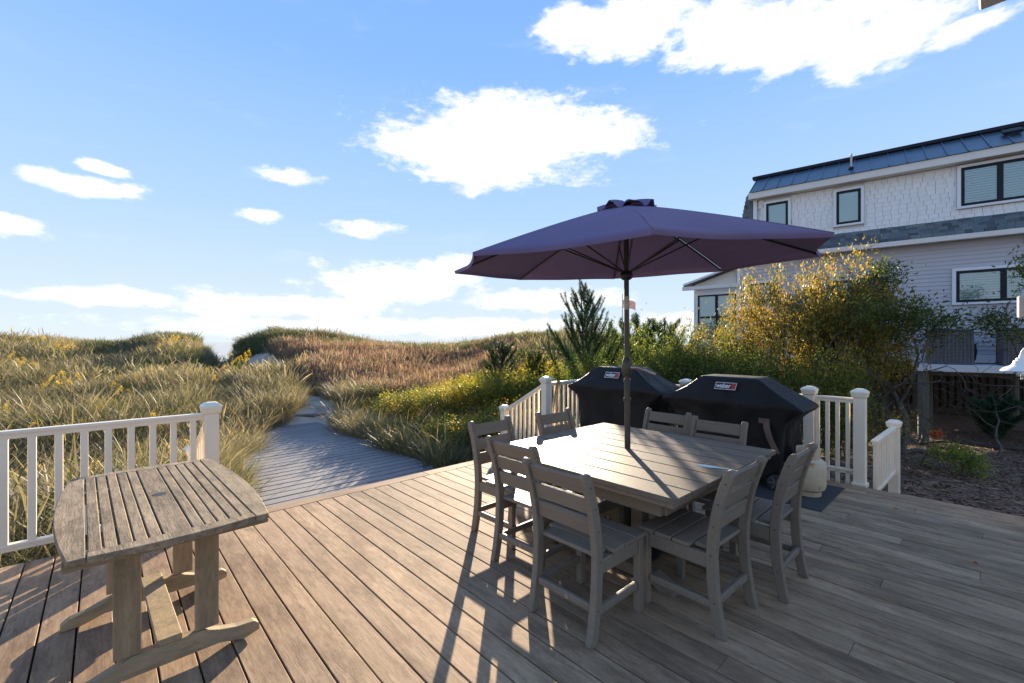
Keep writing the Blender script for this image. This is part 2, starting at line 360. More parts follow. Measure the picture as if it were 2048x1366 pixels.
def ground(x, y):
    x = np.asarray(x, float); y = np.asarray(y, float)
    px = 1024 + 888 * x / np.maximum(y, 3.0)
    sil = np.interp(px, SIL_PX, SIL_Y)
    yc = 30.0
    crest = EYE + (684 - sil) * yc / 888 - .62
    base = -.66
    rise = .28 * sstep(6.5, 17, y) + .72 * sstep(15, 29, y)
    z = base + rise * (crest - base)
    z += bumps(x, y, .35) * .09 * sstep(8, 16, y) + bumps(x, y, 1.3, 8, 9) * .05 * sstep(10, 14, y)
    td = trail_dist(x, y); z -= .30 * np.exp(-(td / .9) ** 2) * sstep(12, 16, y)
    z = z * (1 - sstep(33, 62, y)) + (-6.0) * sstep(33, 62, y)
    # lower ground towards the neighbour house on the right
    a = .7355 * x + .6776 * y; b = -.6776 * x + .7355 * y
    rt = sstep(5.6, 7.4, a) * (1 - sstep(13, 22, y)) * sstep(1.2, 3.0, x)
    zr = -.42 - .45 * sstep(6.5, 11, y) + bumps(x, y, .9, 10, 3) * .05
    z = z * (1 - rt) + zr * rt
    # flat bed beneath the deck and the boardwalk
    bed = sstep(-3.4, -2.6, a) * (1 - sstep(6.0, 6.5, a)) * (1 - sstep(4.9, 5.6, b))
    z = z * (1 - bed) + np.minimum(z, -.70) * bed
    wk = sstep(.9, 1.35, a) * (1 - sstep(4.0, 4.5, a)) * sstep(4.2, 4.8, b) * (1 - sstep(11.6, 12.4, b))
    z = z * (1 - wk) + np.minimum(z, -.66) * wk
    return z
def gz(x, y): return float(ground(np.array([x]), np.array([y]))[0])

xs = np.unique(np.concatenate([np.linspace(-260, -40, 23), np.linspace(-40, -14, 66), np.linspace(-14, 16, 151), np.linspace(16, 40, 40), np.linspace(40, 260, 20)]))
ys = np.unique(np.concatenate([np.linspace(-60, -4, 20), np.linspace(-4, 16, 101), np.linspace(16, 36, 81), np.linspace(36, 90, 30)]))
XX, YY = np.meshgrid(xs, ys); ZZ = ground(XX, YY); nx, ny = len(xs), len(ys)
idx = np.arange(nx * ny).reshape(ny, nx)
TF = np.stack([idx[:-1, :-1], idx[:-1, 1:], idx[1:, 1:], idx[1:, :-1]], -1).reshape(-1, 4)
tm = fast_mesh('dunes', np.stack([XX, YY, ZZ], -1).reshape(-1, 3), TF, smooth=True)
def ground_mat():
    m = MT['sand'].copy(); m.name = 'dune sand and mulch'
    t = NT(m.node_tree); p = [n for n in t.n if n.type == 'BSDF_PRINCIPLED'][0]
    col = p.inputs['Base Color'].links[0].from_socket
    pos = t.new('ShaderNodeNewGeometry').outputs['Position']; s = t.new('ShaderNodeSeparateXYZ'); t.l.new(pos, s.inputs[0])
    a = t.math('ADD', t.math('MULTIPLY', s.outputs[0], .7355), t.math('MULTIPLY', s.outputs[1], .6776))
    n = t.noise(pos, .9, 5, .6)
    right = t.maprange(t.math('ADD', a, t.math('MULTIPLY', n, 2.2)), 7.6, 8.5)
    right = t.math('MULTIPLY', right, t.maprange(s.outputs[0], 2.0, 3.2)); right = t.math('MULTIPLY', right, t.maprange(s.outputs[1], 19, 15))
    mul = t.mix(t.maprange(t.noise(pos, 14, 6, .7), .35, .65), (.21, .13, .09), (.11, .066, .046))
    mul = t.mix(t.maprange(t.noise(pos, 30, 4, .7), .60, .72), mul, (.33, .24, .17))
    t.put(p.inputs['Base Color'], t.mix(right, col, mul)); return m
MT['ground'] = ground_mat(); tm.materials.append(MT['ground'])
struct(ob('dunes', tm))
sm = fast_mesh('sea', [(-30000, 45, -5.2), (30000, 45, -5.2), (30000, 40000, -5.2), (-30000, 40000, -5.2)], [(0, 1, 2, 3)], 'sea')
struct(ob('sea', sm))

# ------------------------------------------------------------------ deck
deck = MB()
for a0, a1, b0, b1 in ((-1.9, 5.93, 4.50, 4.53), (-1.9, 5.93, -2.03, -2.0), (5.90, 5.93, -2.0, 4.5), (-1.9, -1.87, -2, 4.5)):
    deck.box(((a0 + a1) / 2, (b0 + b1) / 2, -.165), (a1 - a0, b1 - b0, .26))
for k in range(11): deck.box((2.0, -1.7 + k * .6, -.15), (7.7, .045, .2))
deck_o = struct(deck.build('deck', 'deck_frame', loc=(0, 0, 0))); deck_o.rotation_euler.z = TH
rnd = random.Random(3)
PITCH = .1456
k0 = -20
k = k0
while True:
    a = 1.208 + k * PITCH + PITCH / 2
    if a + PITCH / 2 > 5.98: break
    top = 4.372 if .80 < a < 4.9 else 4.53
    cuts = [-2.0, top]
    if a > 2.0: cuts += {0: [.87], 1: [], 2: [2.53 if a < 3.6 else .06], 3: [], 4: [.48], 5: []}[k % 6]
    cuts.sort()
    for c0, c1 in zip(cuts[:-1], cuts[1:]):
        m = MB().box((0, 0, 0), (PITCH - .0085 + rnd.uniform(-.001, .001), c1 - c0 - .0018, .026))
        m.build('plank', 'deck', deck_o, bevel=.0022, loc=(a, (c0 + c1) / 2, -.0135 + rnd.uniform(-.0012, .0012)))
    k += 1
for a0, a1 in ((.80, 2.75), (2.753, 4.9)):
    o = MB().box((0, 0, 0), (.152, a1 - a0, .026)).build('border_plank', 'deck', deck_o, bevel=.0022, loc=((a0 + a1) / 2, 4.455, -.013)); o.rotation_euler.z = R(90)

# steps down to the boardwalk, and the boardwalk itself
stair = thing('deck_steps', 'wide wooden steps from the deck edge down to the grey boardwalk', 'steps', D(2.83, 4.54), TH)
for i in range(2):
    MB().box((0, .14 + .28 * i, -.18 * (i + 1) - .013), (4.0, .27, .026)).build('tread', 'deck', stair, bevel=.002)
    MB().box((0, .012 + .28 * i, -.18 * (i + 1) + .077), (3.98, .018, .148)).build('riser', 'deck', stair)
MB().box((0, .57, -.46), (3.98, .018, .15)).build('riser', 'deck', stair)
walk = MB()
for a in (1.35, 2.65, 3.95): walk.box((a, 8.5, -.622), (.06, 6.5, .10))
walk_o = struct(walk.build('boardwalk', 'deck_frame')); walk_o.rotation_euler.z = TH
wl = .200
for i in range(33):
    b = 5.22 + i * wl + wl / 2
    j = rnd.uniform(-.015, .015)
    MB().box((0, 0, 0), (2.78, wl - .030, .03)).build('slat', 'walk', walk_o, bevel=.002, loc=(2.66 + j, b, -.555 + rnd.uniform(-.002, .002)))
step2 = struct(MB().box((0, 0, -.07), (1.5, 1.3, .10)).build('path', 'deck_frame', loc=(-5.15, 12.35, -.37))); step2.rotation_euler.z = R(24)
for i in range(9):
    MB().box((0, 0, 0), (1.5, .135, .03)).build('slat', 'walk', step2, bevel=.002, loc=(0, -.58 + i * .145, -.0045))

# steps on the right
rst = thing('side_steps', 'weathered wooden steps going down from the right deck edge', 'steps', D(5.95, -.6), TH)
for i in range(2):
    for j in range(2):
        MB().box((.10 + .29 * i + .14 * j, 0, -.17 * (i + 1) - .014), (.135, 2.6, .028)).build('tread_board', 'deck', rst, bevel=.002)
    MB().box((.012 + .29 * i, 0, -.17 * (i + 1) + .075), (.018, 2.58, .142)).build('riser', 'deck', rst)
MB().box((.59, 0, -.43), (.018, 2.58, .17)).build('riser', 'deck', rst)

# ------------------------------------------------------------------ railings (white vinyl)
def add_post(parent, x, y, z0, z1, w=.105):
    p = MB().box((x, y, (z0 + z1) / 2), (w, w, z1 - z0)).build('post', 'white', parent, bevel=.004)
    h = w / 2
    def ring(r, z): return [Vector((x + sx * r, y + sy * r, z)) for sx, sy in ((-1, -1), (1, -1), (1, 1), (-1, 1))]
    MB().loft([ring(h + .002, z1 - .03), ring(h + .012, z1 - .02), ring(h + .016, z1 + .004), ring(h + .020, z1 + .022), ring(h + .020, z1 + .036), ring(h - .004, z1 + .058), ring(h - .022, z1 + .066)], True, True).build('cap', 'white', p, bevel=.002)
    MB().box((x, y, z0 + .02), (w + .03, w + .03, .04)).build('base_trim', 'white', p, bevel=.004)
    return p
def rail_profile(mb, p, q, w=.062, h=.055):
    mb.bar(p, q, w, h * .45); pp, qq = Vector(p) - Vector((0, 0, h * .5)), Vector(q) - Vector((0, 0, h * .5)); mb.bar(pp, qq, w * .72, h * .62)
    return mb
def railing(name, label, org, rotz, L, posts, z_top=.92, z_bot=.115, sp=.131, first=None, low=None, drop=0.0, group=None, post_h=.985, bw=.036, post_z=None):
    """runs along local x from 0 to L; drop = how far it falls over its length"""
    t = thing(name, label, 'railing', org, rotz, group)
    for (x, z0, z1) in posts: add_post(t, x, 0, z0, z1)
    s = drop / L
    rail_profile(MB(), (0, 0, z_top - .014), (L, 0, z_top - .014 - drop)).build('top_rail', 'white', t, bevel=.005, seg=2)
    rail_profile(MB(), (0, 0, z_bot + .02), (L, 0, z_bot + .02 - drop), .05, .05).build('bottom_rail', 'white', t, bevel=.004)
    x = first if first is not None else sp
    while x < L - .04:
        if all(abs(x - px) > .085 for px, _, _ in posts):
            zt, zb = z_top - .045 - s * x, (z_bot + .03 if low is None else low) - s * x
            MB().box((x, 0, (zt + zb) / 2), (bw, bw, zt - zb)).build('baluster', 'white', t, bevel=.003)
        x += sp
    return t
# left guard along the dune side: from off frame to the opening
railing('deck_railing', 'long white railing on the dune edge behind the slatted teak table', D(-1.9, 4.54), TH, 2.58, [(2.58, -.02, .94), (.0, -.02, .94)], first=1.9 + .554 - 18 * .131, bw=.042)
sl = railing('stair_railing', 'short white handrail descending behind the single post by the teak table', D(.68, 4.60), TH + R(90), .92, [(.92, -.62, .40)], z_top=.88, z_bot=.10, drop=.50, sp=.12)
# far guard right of the opening
railing('deck_railing', 'short white railing with the rope tied on, behind the smaller-looking covered grill', D(4.85, 4.52), TH, 1.10, [(0, -.02, .94), (1.10, -.02, .94)], sp=.105)
railing('stair_railing', 'white handrail with many balusters sloping down beside the opening to the boardwalk', D(4.85, 4.58), TH + R(90), .86, [(.86, -.60, .42)], z_top=.89, z_bot=.10, drop=.48, sp=.098)
# right guard
railing('deck_railing', 'white railing running behind both covered grills', D(5.95, 1.43), TH + R(90), 3.09, [(0, -.02, .95), (1.46, -.02, .94)], sp=.115)
railing('deck_railing', 'narrow four-baluster white railing section beside the gas tank', D(5.95, .97), TH + R(90), .46, [(0, -.02, .955)], sp=.092, first=.105, low=-.03)
railing('step_railing', 'low white railing with one capped post next to the side steps', D(6.02, .86), TH - R(1.0), 1.20, [(1.20, -.46, .49)], z_top=.475, z_bot=-.09, sp=.098, first=.05, bw=.034)

rp = thing('rope', 'straw coloured rope looped over the white rail by the corner', 'rope', D(5.05, 4.52, .93), TH)
m = MB()
for q in range(4):
    rr = random.Random(q); pts = []
    L = .34 + .06 * q
    for i in range(25):
        t = i / 24 * 2 * math.pi
        pts.append((.02 * q + (.035 + .012 * q) * math.sin(t) + rr.uniform(-.003, .003), -.048 * math.cos(t) + .004 * q, -.16 - L / 2 + (L / 2 + .16) * math.cos(t * 1.0) * (1 if math.cos(t) > 0 else .9)))
    m.tube(pts, .006, 5, False)
m.build('coil', 'rope', rp, smooth=60)
MB().tube([(.05, -.05, -.1), (.06, -.055, -.3), (.045, -.05, -.52), (.05, -.05, -.6)], .006, 5).build('loose_end', 'rope', rp, smooth=60)

# ------------------------------------------------------------------ dining set
TZ = .73
tab = thing('dining_table', 'large square grey slatted dining table with the umbrella pole through its middle', 'table', D(2.86, 1.835), TH)
HT = .757
for i in range(8):
    w = 2 * HT / 8
    MB().box((0, 0, 0), (w - .009, 2 * HT, .030)).build('top_board', 'lumber_top', tab, bevel=.003, loc=(-HT + w * (i + .5), 0, TZ - .015))
for s in (-1, 1):
    MB().box((s * (HT - .045), 0, TZ - .047), (.04, 2 * HT - .13, .03)).build('rim', 'lumber', tab, bevel=.003)
    MB().box((0, s * (HT - .045), TZ - .047), (2 * HT - .05, .04, .03)).build('rim', 'lumber', tab, bevel=.003)
    MB().box((s * (HT - .16), 0, TZ - .115), (.035, 2 * HT - .32, .11)).build('apron', 'lumber', tab, bevel=.003)
    MB().box((0, s * (HT - .16), TZ - .115), (2 * HT - .355, .035, .11)).build('apron', 'lumber', tab, bevel=.003)
for sx in (-1, 1):
    for sy in (-1, 1):
        MB().box((sx * .25, sy * .25, .355), (.085, .085, .61)).build('leg', 'lumber', tab, bevel=.005)
    MB().prism([(-.55, .0), (-.55, .04), (-.42, .10), (.42, .10), (.55, .04), (.55, 0), (.45, .0), (.40, .03), (-.40, .03), (-.45, 0)], 'x', sx * .25 - .04 + sx * .0835, sx * .25 + .04 + sx * .0835).build('foot', 'lumber', tab, bevel=.004)
    MB().box((sx * .25, 0, .58), (.06, .44, .07)).build('cross_beam', 'lumber', tab, bevel=.004)
for sy in (-1, 1): MB().box((0, sy * .25, .22), (.42, .05, .07)).build('cross_beam', 'lumber', tab, bevel=.004)

def puddle():
    n = 40; rr = random.Random(8); v = []; pts = []
    for i in range(n):
        t = 2 * math.pi * i / n; r = 1 + .16 * math.sin(3 * t + 1) + .1 * math.sin(5 * t) + .05 * math.sin(9 * t + 2)
        pts.append((.052 * r * math.cos(t) + .01 * math.sin(2 * t), .125 * r * math.sin(t)))
    m = MB().loft([[Vector((x * s, y * s, z)) for x, y in pts] for s, z in ((1, 0.0), (.97, .0012), (.85, .0018))], False, True)
    o = m.build('water_puddle', 'puddle', smooth=60, loc=D(2.855, 1.185, TZ + .0005)); o.rotation_euler.z = TH + R(8)
    return tag(o, 'small shiny white puddle lying on the grey table top', 'puddle')
puddle()

# --- one chair
def chair_profile():
    # centre line of the rear leg in (y, z), leaning and flared
    P = [(-.030, 0), (-.008, .10), (.012, .24), (.020, .40), (.012, .52), (-.012, .66), (-.048, .78), (-.080, .86)]
    return P
def leg_y(z):
    P = chair_profile()
    return float(np.interp(z, [p[1] for p in P], [p[0] for p in P]))
def make_chair():
    t = thing('dining_chair', '', 'chair')
    P = chair_profile(); zz = np.linspace(0, .855, 16)
    front = [(leg_y(z) + .027, z) for z in zz]; back = [(leg_y(z) - .027, z) for z in zz]
    topy = leg_y(.86)
    prof = front + [(topy + .018, .868), (topy, .874), (topy - .018, .866)] + back[::-1]
    for s in (-1, 1):
        x0 = s * .205
        lg = MB().prism(prof, 'x', x0 - .02, x0 + .02).build('rear_leg', 'lumber', t, bevel=.004, smooth=40)
        for z in (.80, .685, .565, .41, .17):
            MB().lathe([(.0045, -.0006), (.0045, .0006)], 8).build('screw', 'screw', lg, loc=(x0 + s * .0205, leg_y(z), z)).rotation_euler = (0, R(90), 0)
        MB().box((s * .205, .405, .2075), (.042, .045, .415)).build('front_leg', 'lumber', t, bevel=.004)
        MB().box((s * .205, .2065, .375), (.026, .35, .075)).build('side_apron', 'lumber', t, bevel=.003)
        MB().box((s * .205, .1985, .155), (.028, .362, .042)).build('side_stretcher', 'lumber', t, bevel=.008, seg=2)
    for zc in (.800, .690, .580):
        y0, y1 = leg_y(zc - .043), leg_y(zc + .043); ang = math.atan2(y0 - y1, .086)
        MB().box((0, (y0 + y1) / 2 + .004, zc), (.369, .022, .092), Matrix.Rotation(ang, 3, 'X')).build('back_slat', 'lumber', t, bevel=.004)
    for i in range(4):
        y = .022 + .108 * i + .052
        w = .458 if i > 0 else .365
        MB().box((0, y, .4285), (w, .100, .022)).build('seat_slat', 'lumber', t, bevel=.004)
    MB().box((0, .405, .375), (.365, .026, .075)).build('front_apron', 'lumber', t, bevel=.003)
    MB().box((0, leg_y(.17) , .17), (.368, .028, .042)).build('rear_stretcher', 'lumber', t, bevel=.008, seg=2)
    MB().lathe([(.013, -.0015), (.013, .0015)], 16).build('logo_disc', 'silver', t, loc=(0.03, leg_y(.17) - .0155, .17)).rotation_euler = (R(90), 0, 0)
    return t
ch0 = make_chair()
CH = [(1.823, 1.568, -90, 'grey slatted chair with its back to the open sunny deck, on the table side facing the teak table, closer to the table corner nobody shades'),
      (2.045, 2.155, -90, ''), (2.54, .972, 0, ''), (3.14, .862, 0, ''), (3.870, 2.10, 90, ''), (3.755, 1.575, 90, ''), (2.412, 2.815, 180, ''), (3.150, 2.765, 180, '')]
CL = ['grey chair with the whole back showing, pulled farthest out from the table, long shadow below',
      'grey chair tucked in, overlapped by the pulled-out chair in front of it',
      'grey chair on the shaded side with wide-open seat, overlapping the table corner by the puddle',
      'grey chair on the shaded side next to the rusty gas tank and black mat',
      'grey chair between table and grills, right next to the umbrella pole line',
      'grey chair between table and the larger-looking covered grill with the tan strap',
      'grey chair by the deck opening, its legs throwing a long thin shadow over sunlit planks',
      'grey chair casting its back shadow onto the table top, before the sloping handrail']
for i, (a, b, r, _) in enumerate(CH):
    o = ch0 if i == 0 else copy_tree(ch0)
    o.location = D(a, b); o.rotation_euler.z = TH + R(r) + R((0, 1.2, -1.0, .8, -1.4, .9, 1.3, -1.1)[i]); o['label'] = CL[i]; o['group'] = 'grey chairs round the dining table'

# ------------------------------------------------------------------ umbrella
UC = Vector((.855, 3.33, 2.115)); UR = 1.333; UPH = 2.98
u = thing('patio_umbrella', 'open plum purple octagonal umbrella standing through the grey dining table', 'umbrella', D(2.86, 1.835))
ub = u.location.copy()
def rim_pt(k, r):
    th = UPH - k * math.pi / 4; x, y = r * UR * math.cos(th), r * UR * math.sin(th)
    z0 = 2.115 + x * .0312 + y * .0594
    drop = .43 * (1 - r ** 1.14)            # crown height above the rim
    return Vector((UC.x + x, UC.y + y, z0 + drop)) - ub
def canopy_panel(k):
    nr, nt = 14, 10; V = []; F = []
    for i in range(nr + 1):
        r = .075 + (1 - .075) * i / nr
        A_, B_ = rim_pt(k, r), rim_pt(k + 1, r)
        ctr = Vector((UC.x - ub.x, UC.y - ub.y, 0))
        for j in range(nt + 1):
            t = j / nt; p = A_.lerp(B_, t); bow = 4 * t * (1 - t)
            p.z -= .007 * bow * r; h = Vector((p.x, p.y, 0)) - ctr
            p.x -= h.x * .035 * bow * r ** 4; p.y -= h.y * .035 * bow * r ** 4
            p.z += .002 * math.sin(9 * t + k) * r
            V.append(p)
    n = nt + 1
    for i in range(nr):
        for j in range(nt): F.append((i * n + j, i * n + j + 1, (i + 1) * n + j + 1, (i + 1) * n + j))
    hem = []
    for j in range(nt + 1): q = V[nr * n + j].copy(); q.z -= .022; q.x += (UC.x - ub.x - q.x) * .006; q.y += (UC.y - ub.y - q.y) * .006; hem.append(q)
    o = len(V); V += hem
    for j in range(nt): F.append((nr * n + j, nr * n + j + 1, o + j + 1, o + j))
    me = fast_mesh('canopy_panel', V, F, 'canopy', smooth=True); return ob('canopy_panel', me, None, u)
for k in range(8): canopy_panel(k)
# vent cap
V = []; F = []; n = 48
for i, (r, dz_) in enumerate(((.0, .440), (.05, .438), (.12, .424), (.17, .408), (.215, .388))):
    for j in range(n):
        th = 2 * math.pi * j / n; ruff = 1 + (.05 * math.sin(8 * (th - UPH)) + .04 * math.sin(5 * th + 1)) * (i / 4)
        x, y = r * ruff * math.cos(th), r * ruff * math.sin(th)
        V.append(Vector((UC.x + x, UC.y + y, 2.115 + dz_ + .014 + (.022 * math.sin(8 * (th - UPH) + .6) + .012 * math.sin(13 * th)) * (i / 4) + x * .03 + y * .06)) - ub)
for i in range(4):
    for j in range(n): F.append((i * n + j, i * n + (j + 1) % n, (i + 1) * n + (j + 1) % n, (i + 1) * n + j))
ob('vent_cap', fast_mesh('vent_cap', V, F, 'canopy', smooth=True), None, u)
ptop = Vector((UC.x, UC.y, 2.55)) - ub
def onpole(z): return Vector((0, 0, 0)).lerp(ptop, z / ptop.z) + Vector((0, 0, 0))
def pole_at(z): return Vector((ptop.x * z / ptop.z, ptop.y * z / ptop.z, z))
for k in range(8):
    pts = [rim_pt(k, r) - Vector((0, 0, .014)) for r in (.04, .25, .5, .75, .99)]
    rb = MB().tube(pts, .0075, 6).build('rib', 'blackmetal', u, smooth=60)
    MB().tube([pole_at(2.03), rim_pt(k, .50) - Vector((0, 0, .02))], .006, 6).build('strut', 'blackmetal', rb, smooth=60)
MB().tube([pole_at(.02), pole_at(1.24)], .0215, 14).build('lower_pole', 'pole', u, smooth=50)
MB().tube([pole_at(1.24), pole_at(2.55)], .0185, 14).build('upper_pole', 'pole', u, smooth=50)
for z0, z1, r in ((1.075, 1.105, .0265), (1.22, 1.245, .026)):
    MB().tube([pole_at(z0), pole_at(z1)], r, 14).build('collar', 'pole', u, smooth=50)
hs = MB().tube([pole_at(1.265), pole_at(1.29), pole_at(1.34), pole_at(1.38), pole_at(1.405)], [.024, .036, .040, .034, .022], 14).build('crank_housing', 'pole', u, smooth=50)
cc = pole_at(1.335)
MB().tube([cc + Vector((.02, -.03, 0)), cc + Vector((.06, -.05, -.0)), cc + Vector((.15, -.06, -.03))], [.016, .014, .011], 8).build('crank_handle', 'silver', u, smooth=50)
MB().tube([cc + Vector((.145, -.058, -.03)), cc + Vector((.19, -.085, -.048))], .013, 8).build('crank_knob', 'silver', u, smooth=50)
MB().tube([pole_at(1.76), pole_at(1.86)], .0200, 14).build('sticker', 'paper', u, smooth=50)
MB().tube([pole_at(1.985), pole_at(2.0), pole_at(2.03), pole_at(2.05)], [.028, .046, .046, .026], 16).build('runner', 'blackmetal', u, smooth=50)
MB().tube([pole_at(2.50), pole_at(2.56)], [.05, .03], 14).build('top_hub', 'blackmetal', u, smooth=50)
MB().lathe([(.235, 0), (.24, .02), (.20, .05), (.06, .065), (.034, .08), (.030, .33), (.024, .335)], 28).build('base', 'blackmetal', u, smooth=40)

# ------------------------------------------------------------------ weathered trestle table
tt = thing('teak_table', 'small weathered teak table with slatted bowed top on trestle feet', 'table', D(.218, 2.975), TH + R(1.5))
HW, HL, TT = .365, .70, .72
def bow_x(y): return HW + .022 - .055 * (y / HL) ** 2
def bow_y(x): return HL + .012 - .045 * (x / HW) ** 2
x = -HW + .085
for i in range(11):
    w = .10 if i == 5 else .046
    y1 = bow_y(x + w / 2) - .055
    MB().box((0, 0, 0), (w - .0055, 2 * y1, .024)).build('slat', 'old', tt, bevel=.003, loc=(x + w / 2, 0, TT - .012 + random.Random(i).uniform(-.001, .001)))
    x += w
for s in (-1, 1):
    # outer slat with a bowed edge
    yy = np.linspace(-HL + .015, HL - .015, 15); xi = s * (HW - .082)
    poly = [(xi, yy[0])] + [(s * bow_x(y), y) for y in yy] + [(xi, yy[-1])]
    MB().prism(poly, 'z', TT - .026, TT + .0).build('edge_slat', 'old', tt, bevel=.003)
    xx = np.linspace(-HW + .085, HW - .085, 15)
    poly = [(x, s * bow_y(x)) for x in xx] + [(xx[-1], s * (bow_y(xx[-1]) - .053)), (xx[0], s * (bow_y(xx[0]) - .053))]
    o = MB().prism(poly, 'z', TT - .028, TT + .001).build('end_board', 'old', tt, bevel=.003)
MB().lathe([(.030, -.001), (.030, .0012)], 22).build('umbrella_hole', 'screw', tt, loc=(0, 0, TT))
for s in (-1, 1):
    y = s * .36
    MB().box((0, y, TT - .05), (2 * HW - .1, .07, .045)).build('batten', 'oldfoot', tt, bevel=.003)
    MB().box((0, s * .60, TT - .046), (2 * HW - .03, .05, .036)).build('batten', 'oldfoot', tt, bevel=.003)
    for sx in (-1, 1):
        MB().box((sx * .148, y, .403), (.095, .034, .56)).build('upright', 'oldleg', tt, bevel=.003)
    ft = [(-.375, .0), (-.375, .03), (-.34, .055), (-.27, .07), (-.20, .095), (-.13, .122), (.13, .122), (.20, .095), (.27, .078), (.35, .072), (.375, .05), (.375, .02), (.30, .0), (.20, .03), (-.20, .03), (-.30, 0)]
    MB().prism(ft, 'y', y - .024, y + .024).build('foot', 'oldfoot', tt, bevel=.004)
MB().box((0, 0, .137), (.095, .77, .028)).build('stretcher', 'oldleg', tt, bevel=.003)

# ------------------------------------------------------------------ covered grills
def rrect(hx, hy, rad, n=96):
    """rounded rectangle, n points, starting on the +x side"""
    rad = min(rad, hx * .9, hy * .9); out = []
    for cxs, cys, t0, nx_, ny_ in ((1, 1, 0, 8, 16), (-1, 1, 90, 16, 8), (-1, -1, 180, 8, 16), (1, -1, 270, 16, 8)):
        for q in range(6):
            t = R(t0 + 90 * q / 5); out.append((cxs * (hx - rad) + rad * math.cos(t), cys * (hy - rad) + rad * math.sin(t)))
        a, b = out[-1], None
        k = 24 - 6
        nxt = {0: (-(hx - rad), hy), 90: (-hx, -(hy - rad)), 180: (hx - rad, -hy), 270: (hx, hy - rad)}[t0]
        for q in range(1, k + 1): f_ = q / (k + 1); out.append((a[0] + (nxt[0] - a[0]) * f_, a[1] + (nxt[1] - a[1]) * f_))
    return out
def grill(label, loc, rotz, seed, zs, lift_side=0):
    t = thing('covered_grill', label, 'grill', loc, rotz, 'grills under black fitted covers')
    rr = np.random.default_rng(seed); ph = rr.uniform(0, 6.28, 12)
    rows = [(.10, .57, .265), (.22, .57, .268), (.36, .572, .27), (.50, .575, .275), (.62, .585, .28), (.70, .605, .288), (.75, .65, .296), (.80, .715, .308), (.838, .748, .316), (.86, .735, .32), (.89, .69, .318), (.94, .605, .296), (1.0, .505, .268), (1.06, .41, .238), (1.10, .35, .218), (1.124, .315, .204), (1.132, .298, .19), (1.134, .22, .12), (1.133, .10, .05)]
    rings = []; n = 96
    for z, hx, hy in rows:
        ring = []
        pts = rrect(hx, hy, .035 if z > .8 else .06, n)
        for i, (x, y) in enumerate(pts):
            th = math.atan2(y / hy, x / hx); low = max(0, min(1, (.80 - z) / .5))
            w = (.022 * math.sin(7 * th + ph[0] + 2 * z) + .012 * math.sin(13 * th + ph[1] + 3 * z) + .008 * math.sin(23 * th + ph[2])) * low + .006 * math.sin(5 * th + 9 * z + ph[3]) + .004 * math.sin(11 * th - 14 * z + ph[4])
            w += .010 * math.sin(17 * th + 30 * z + ph[7]) * max(0, 1 - abs(z - .76) / .2) + .007 * math.sin(9 * th - 22 * z + ph[8]) * max(0, 1 - abs(z - .97) / .15)
            if z > 1.09: w *= .3
            zz = z
            if z < .5 and lift_side: zz = z + lift_side * max(0, -x / .6) ** 4 * (.5 - z) * 1.1
            zz += (.012 * math.sin(3 * th + ph[5]) if z < .15 else 0)
            if .86 < z < 1.1: w -= .012 * math.sin(math.pi * (z - .86) / .24) * (1 + .6 * math.sin(4 * th + ph[6]))
            ring.append(Vector((x * (1 + w / max(hx, .2)), y * (1 + w / max(hy, .15)), zz * zs)))
        rings.append(ring)
    cv = MB().loft(rings, False, True).build('cover', 'cover', t, smooth=55)
    for sx in (-1, 1):      # piping along the hood edges
        pts = [Vector((sx * hx * .985, .93 * hy, z * zs + .003)) for z, hx, hy in rows[10:16]]
        MB().tube(pts, .004, 5).build('seam', 'coverseam', cv)
    # lower frame, wheels
    MB().box((0, 0, .32), (1.02, .40, .42)).build('cabinet', 'blackmetal', t, bevel=.01)
    for sx in (-1, 1):
        for sy in (-1, 1):
            w = MB().lathe([(.025, -.022), (.07, -.022), (.085, -.014), (.085, .014), (.07, .022), (.025, .022)], 22).build('wheel', 'rubber', t, smooth=40, loc=(sx * .50, sy * .262, .086)); w.rotation_euler = (R(90), 0, 0)
            h = MB()
            for q in range(6): h.bar((0, 0, .0), (.07 * math.cos(q * 1.047), .07 * math.sin(q * 1.047), 0), .016, .05)
            h.build('hub', 'ac', w)
    # maker's plate on the front
    zc = 1.035 * zs; tilt = math.atan2(.062, .16); yf = .262
    pl = ob('logo', None, None, t, (0, yf, zc)); bpy.data.objects.remove(pl)
    RM = Matrix.Rotation(-tilt, 3, 'X') if False else Matrix.Rotation(tilt, 3, 'X')
    def plate(name, quads, mat, dy, parent):
        mb = MB()
        for (x0, z0, x1, z1, sk) in quads:
            pts = [(x0 + sk * z0, z0), (x1 + sk * z0, z0), (x1 + sk * z1, z1), (x0 + sk * z1, z1)]
            vs = []
            for d_ in (dy, dy + .0015): vs += [RM @ Vector((-px, d_, pz)) + Vector((0, yf, zc)) for px, pz in pts]
            mb.add(vs, [(0, 1, 2, 3), (4, 5, 6, 7), (0, 1, 5, 4), (1, 2, 6, 5), (2, 3, 7, 6), (3, 0, 4, 7)])
        return mb.build(name, mat, parent)
    lg = plate('logo', [(-.112, -.04, .112, .04, .12)], 'logo_white', .004, t)
    plate('logo_field', [(-.106, -.034, .106, .034, .12)], 'logo_black', .0062, lg)
    plate('logo_flame', [(.066, -.029, .100, .029, .12)], 'logo_red', .0083, lg)
    cu = bpy.data.curves.new('lettering', 'FONT'); cu.body = 'weber'; cu.size = .078; cu.align_x = 'CENTER'; cu.align_y = 'CENTER'; cu.offset = .0010; cu.shear = .1; cu.space_character = .92
    to = bpy.data.objects.new('lettering', cu); C.objects.link(to); bpy.context.view_layer.update()
    dg = bpy.context.evaluated_depsgraph_get(); tmp = bpy.data.meshes.new_from_object(to.evaluated_get(dg)); bpy.data.objects.remove(to)
    xs_ = [v.co.x for v in tmp.vertices]; wdt = max(xs_) - min(xs_)
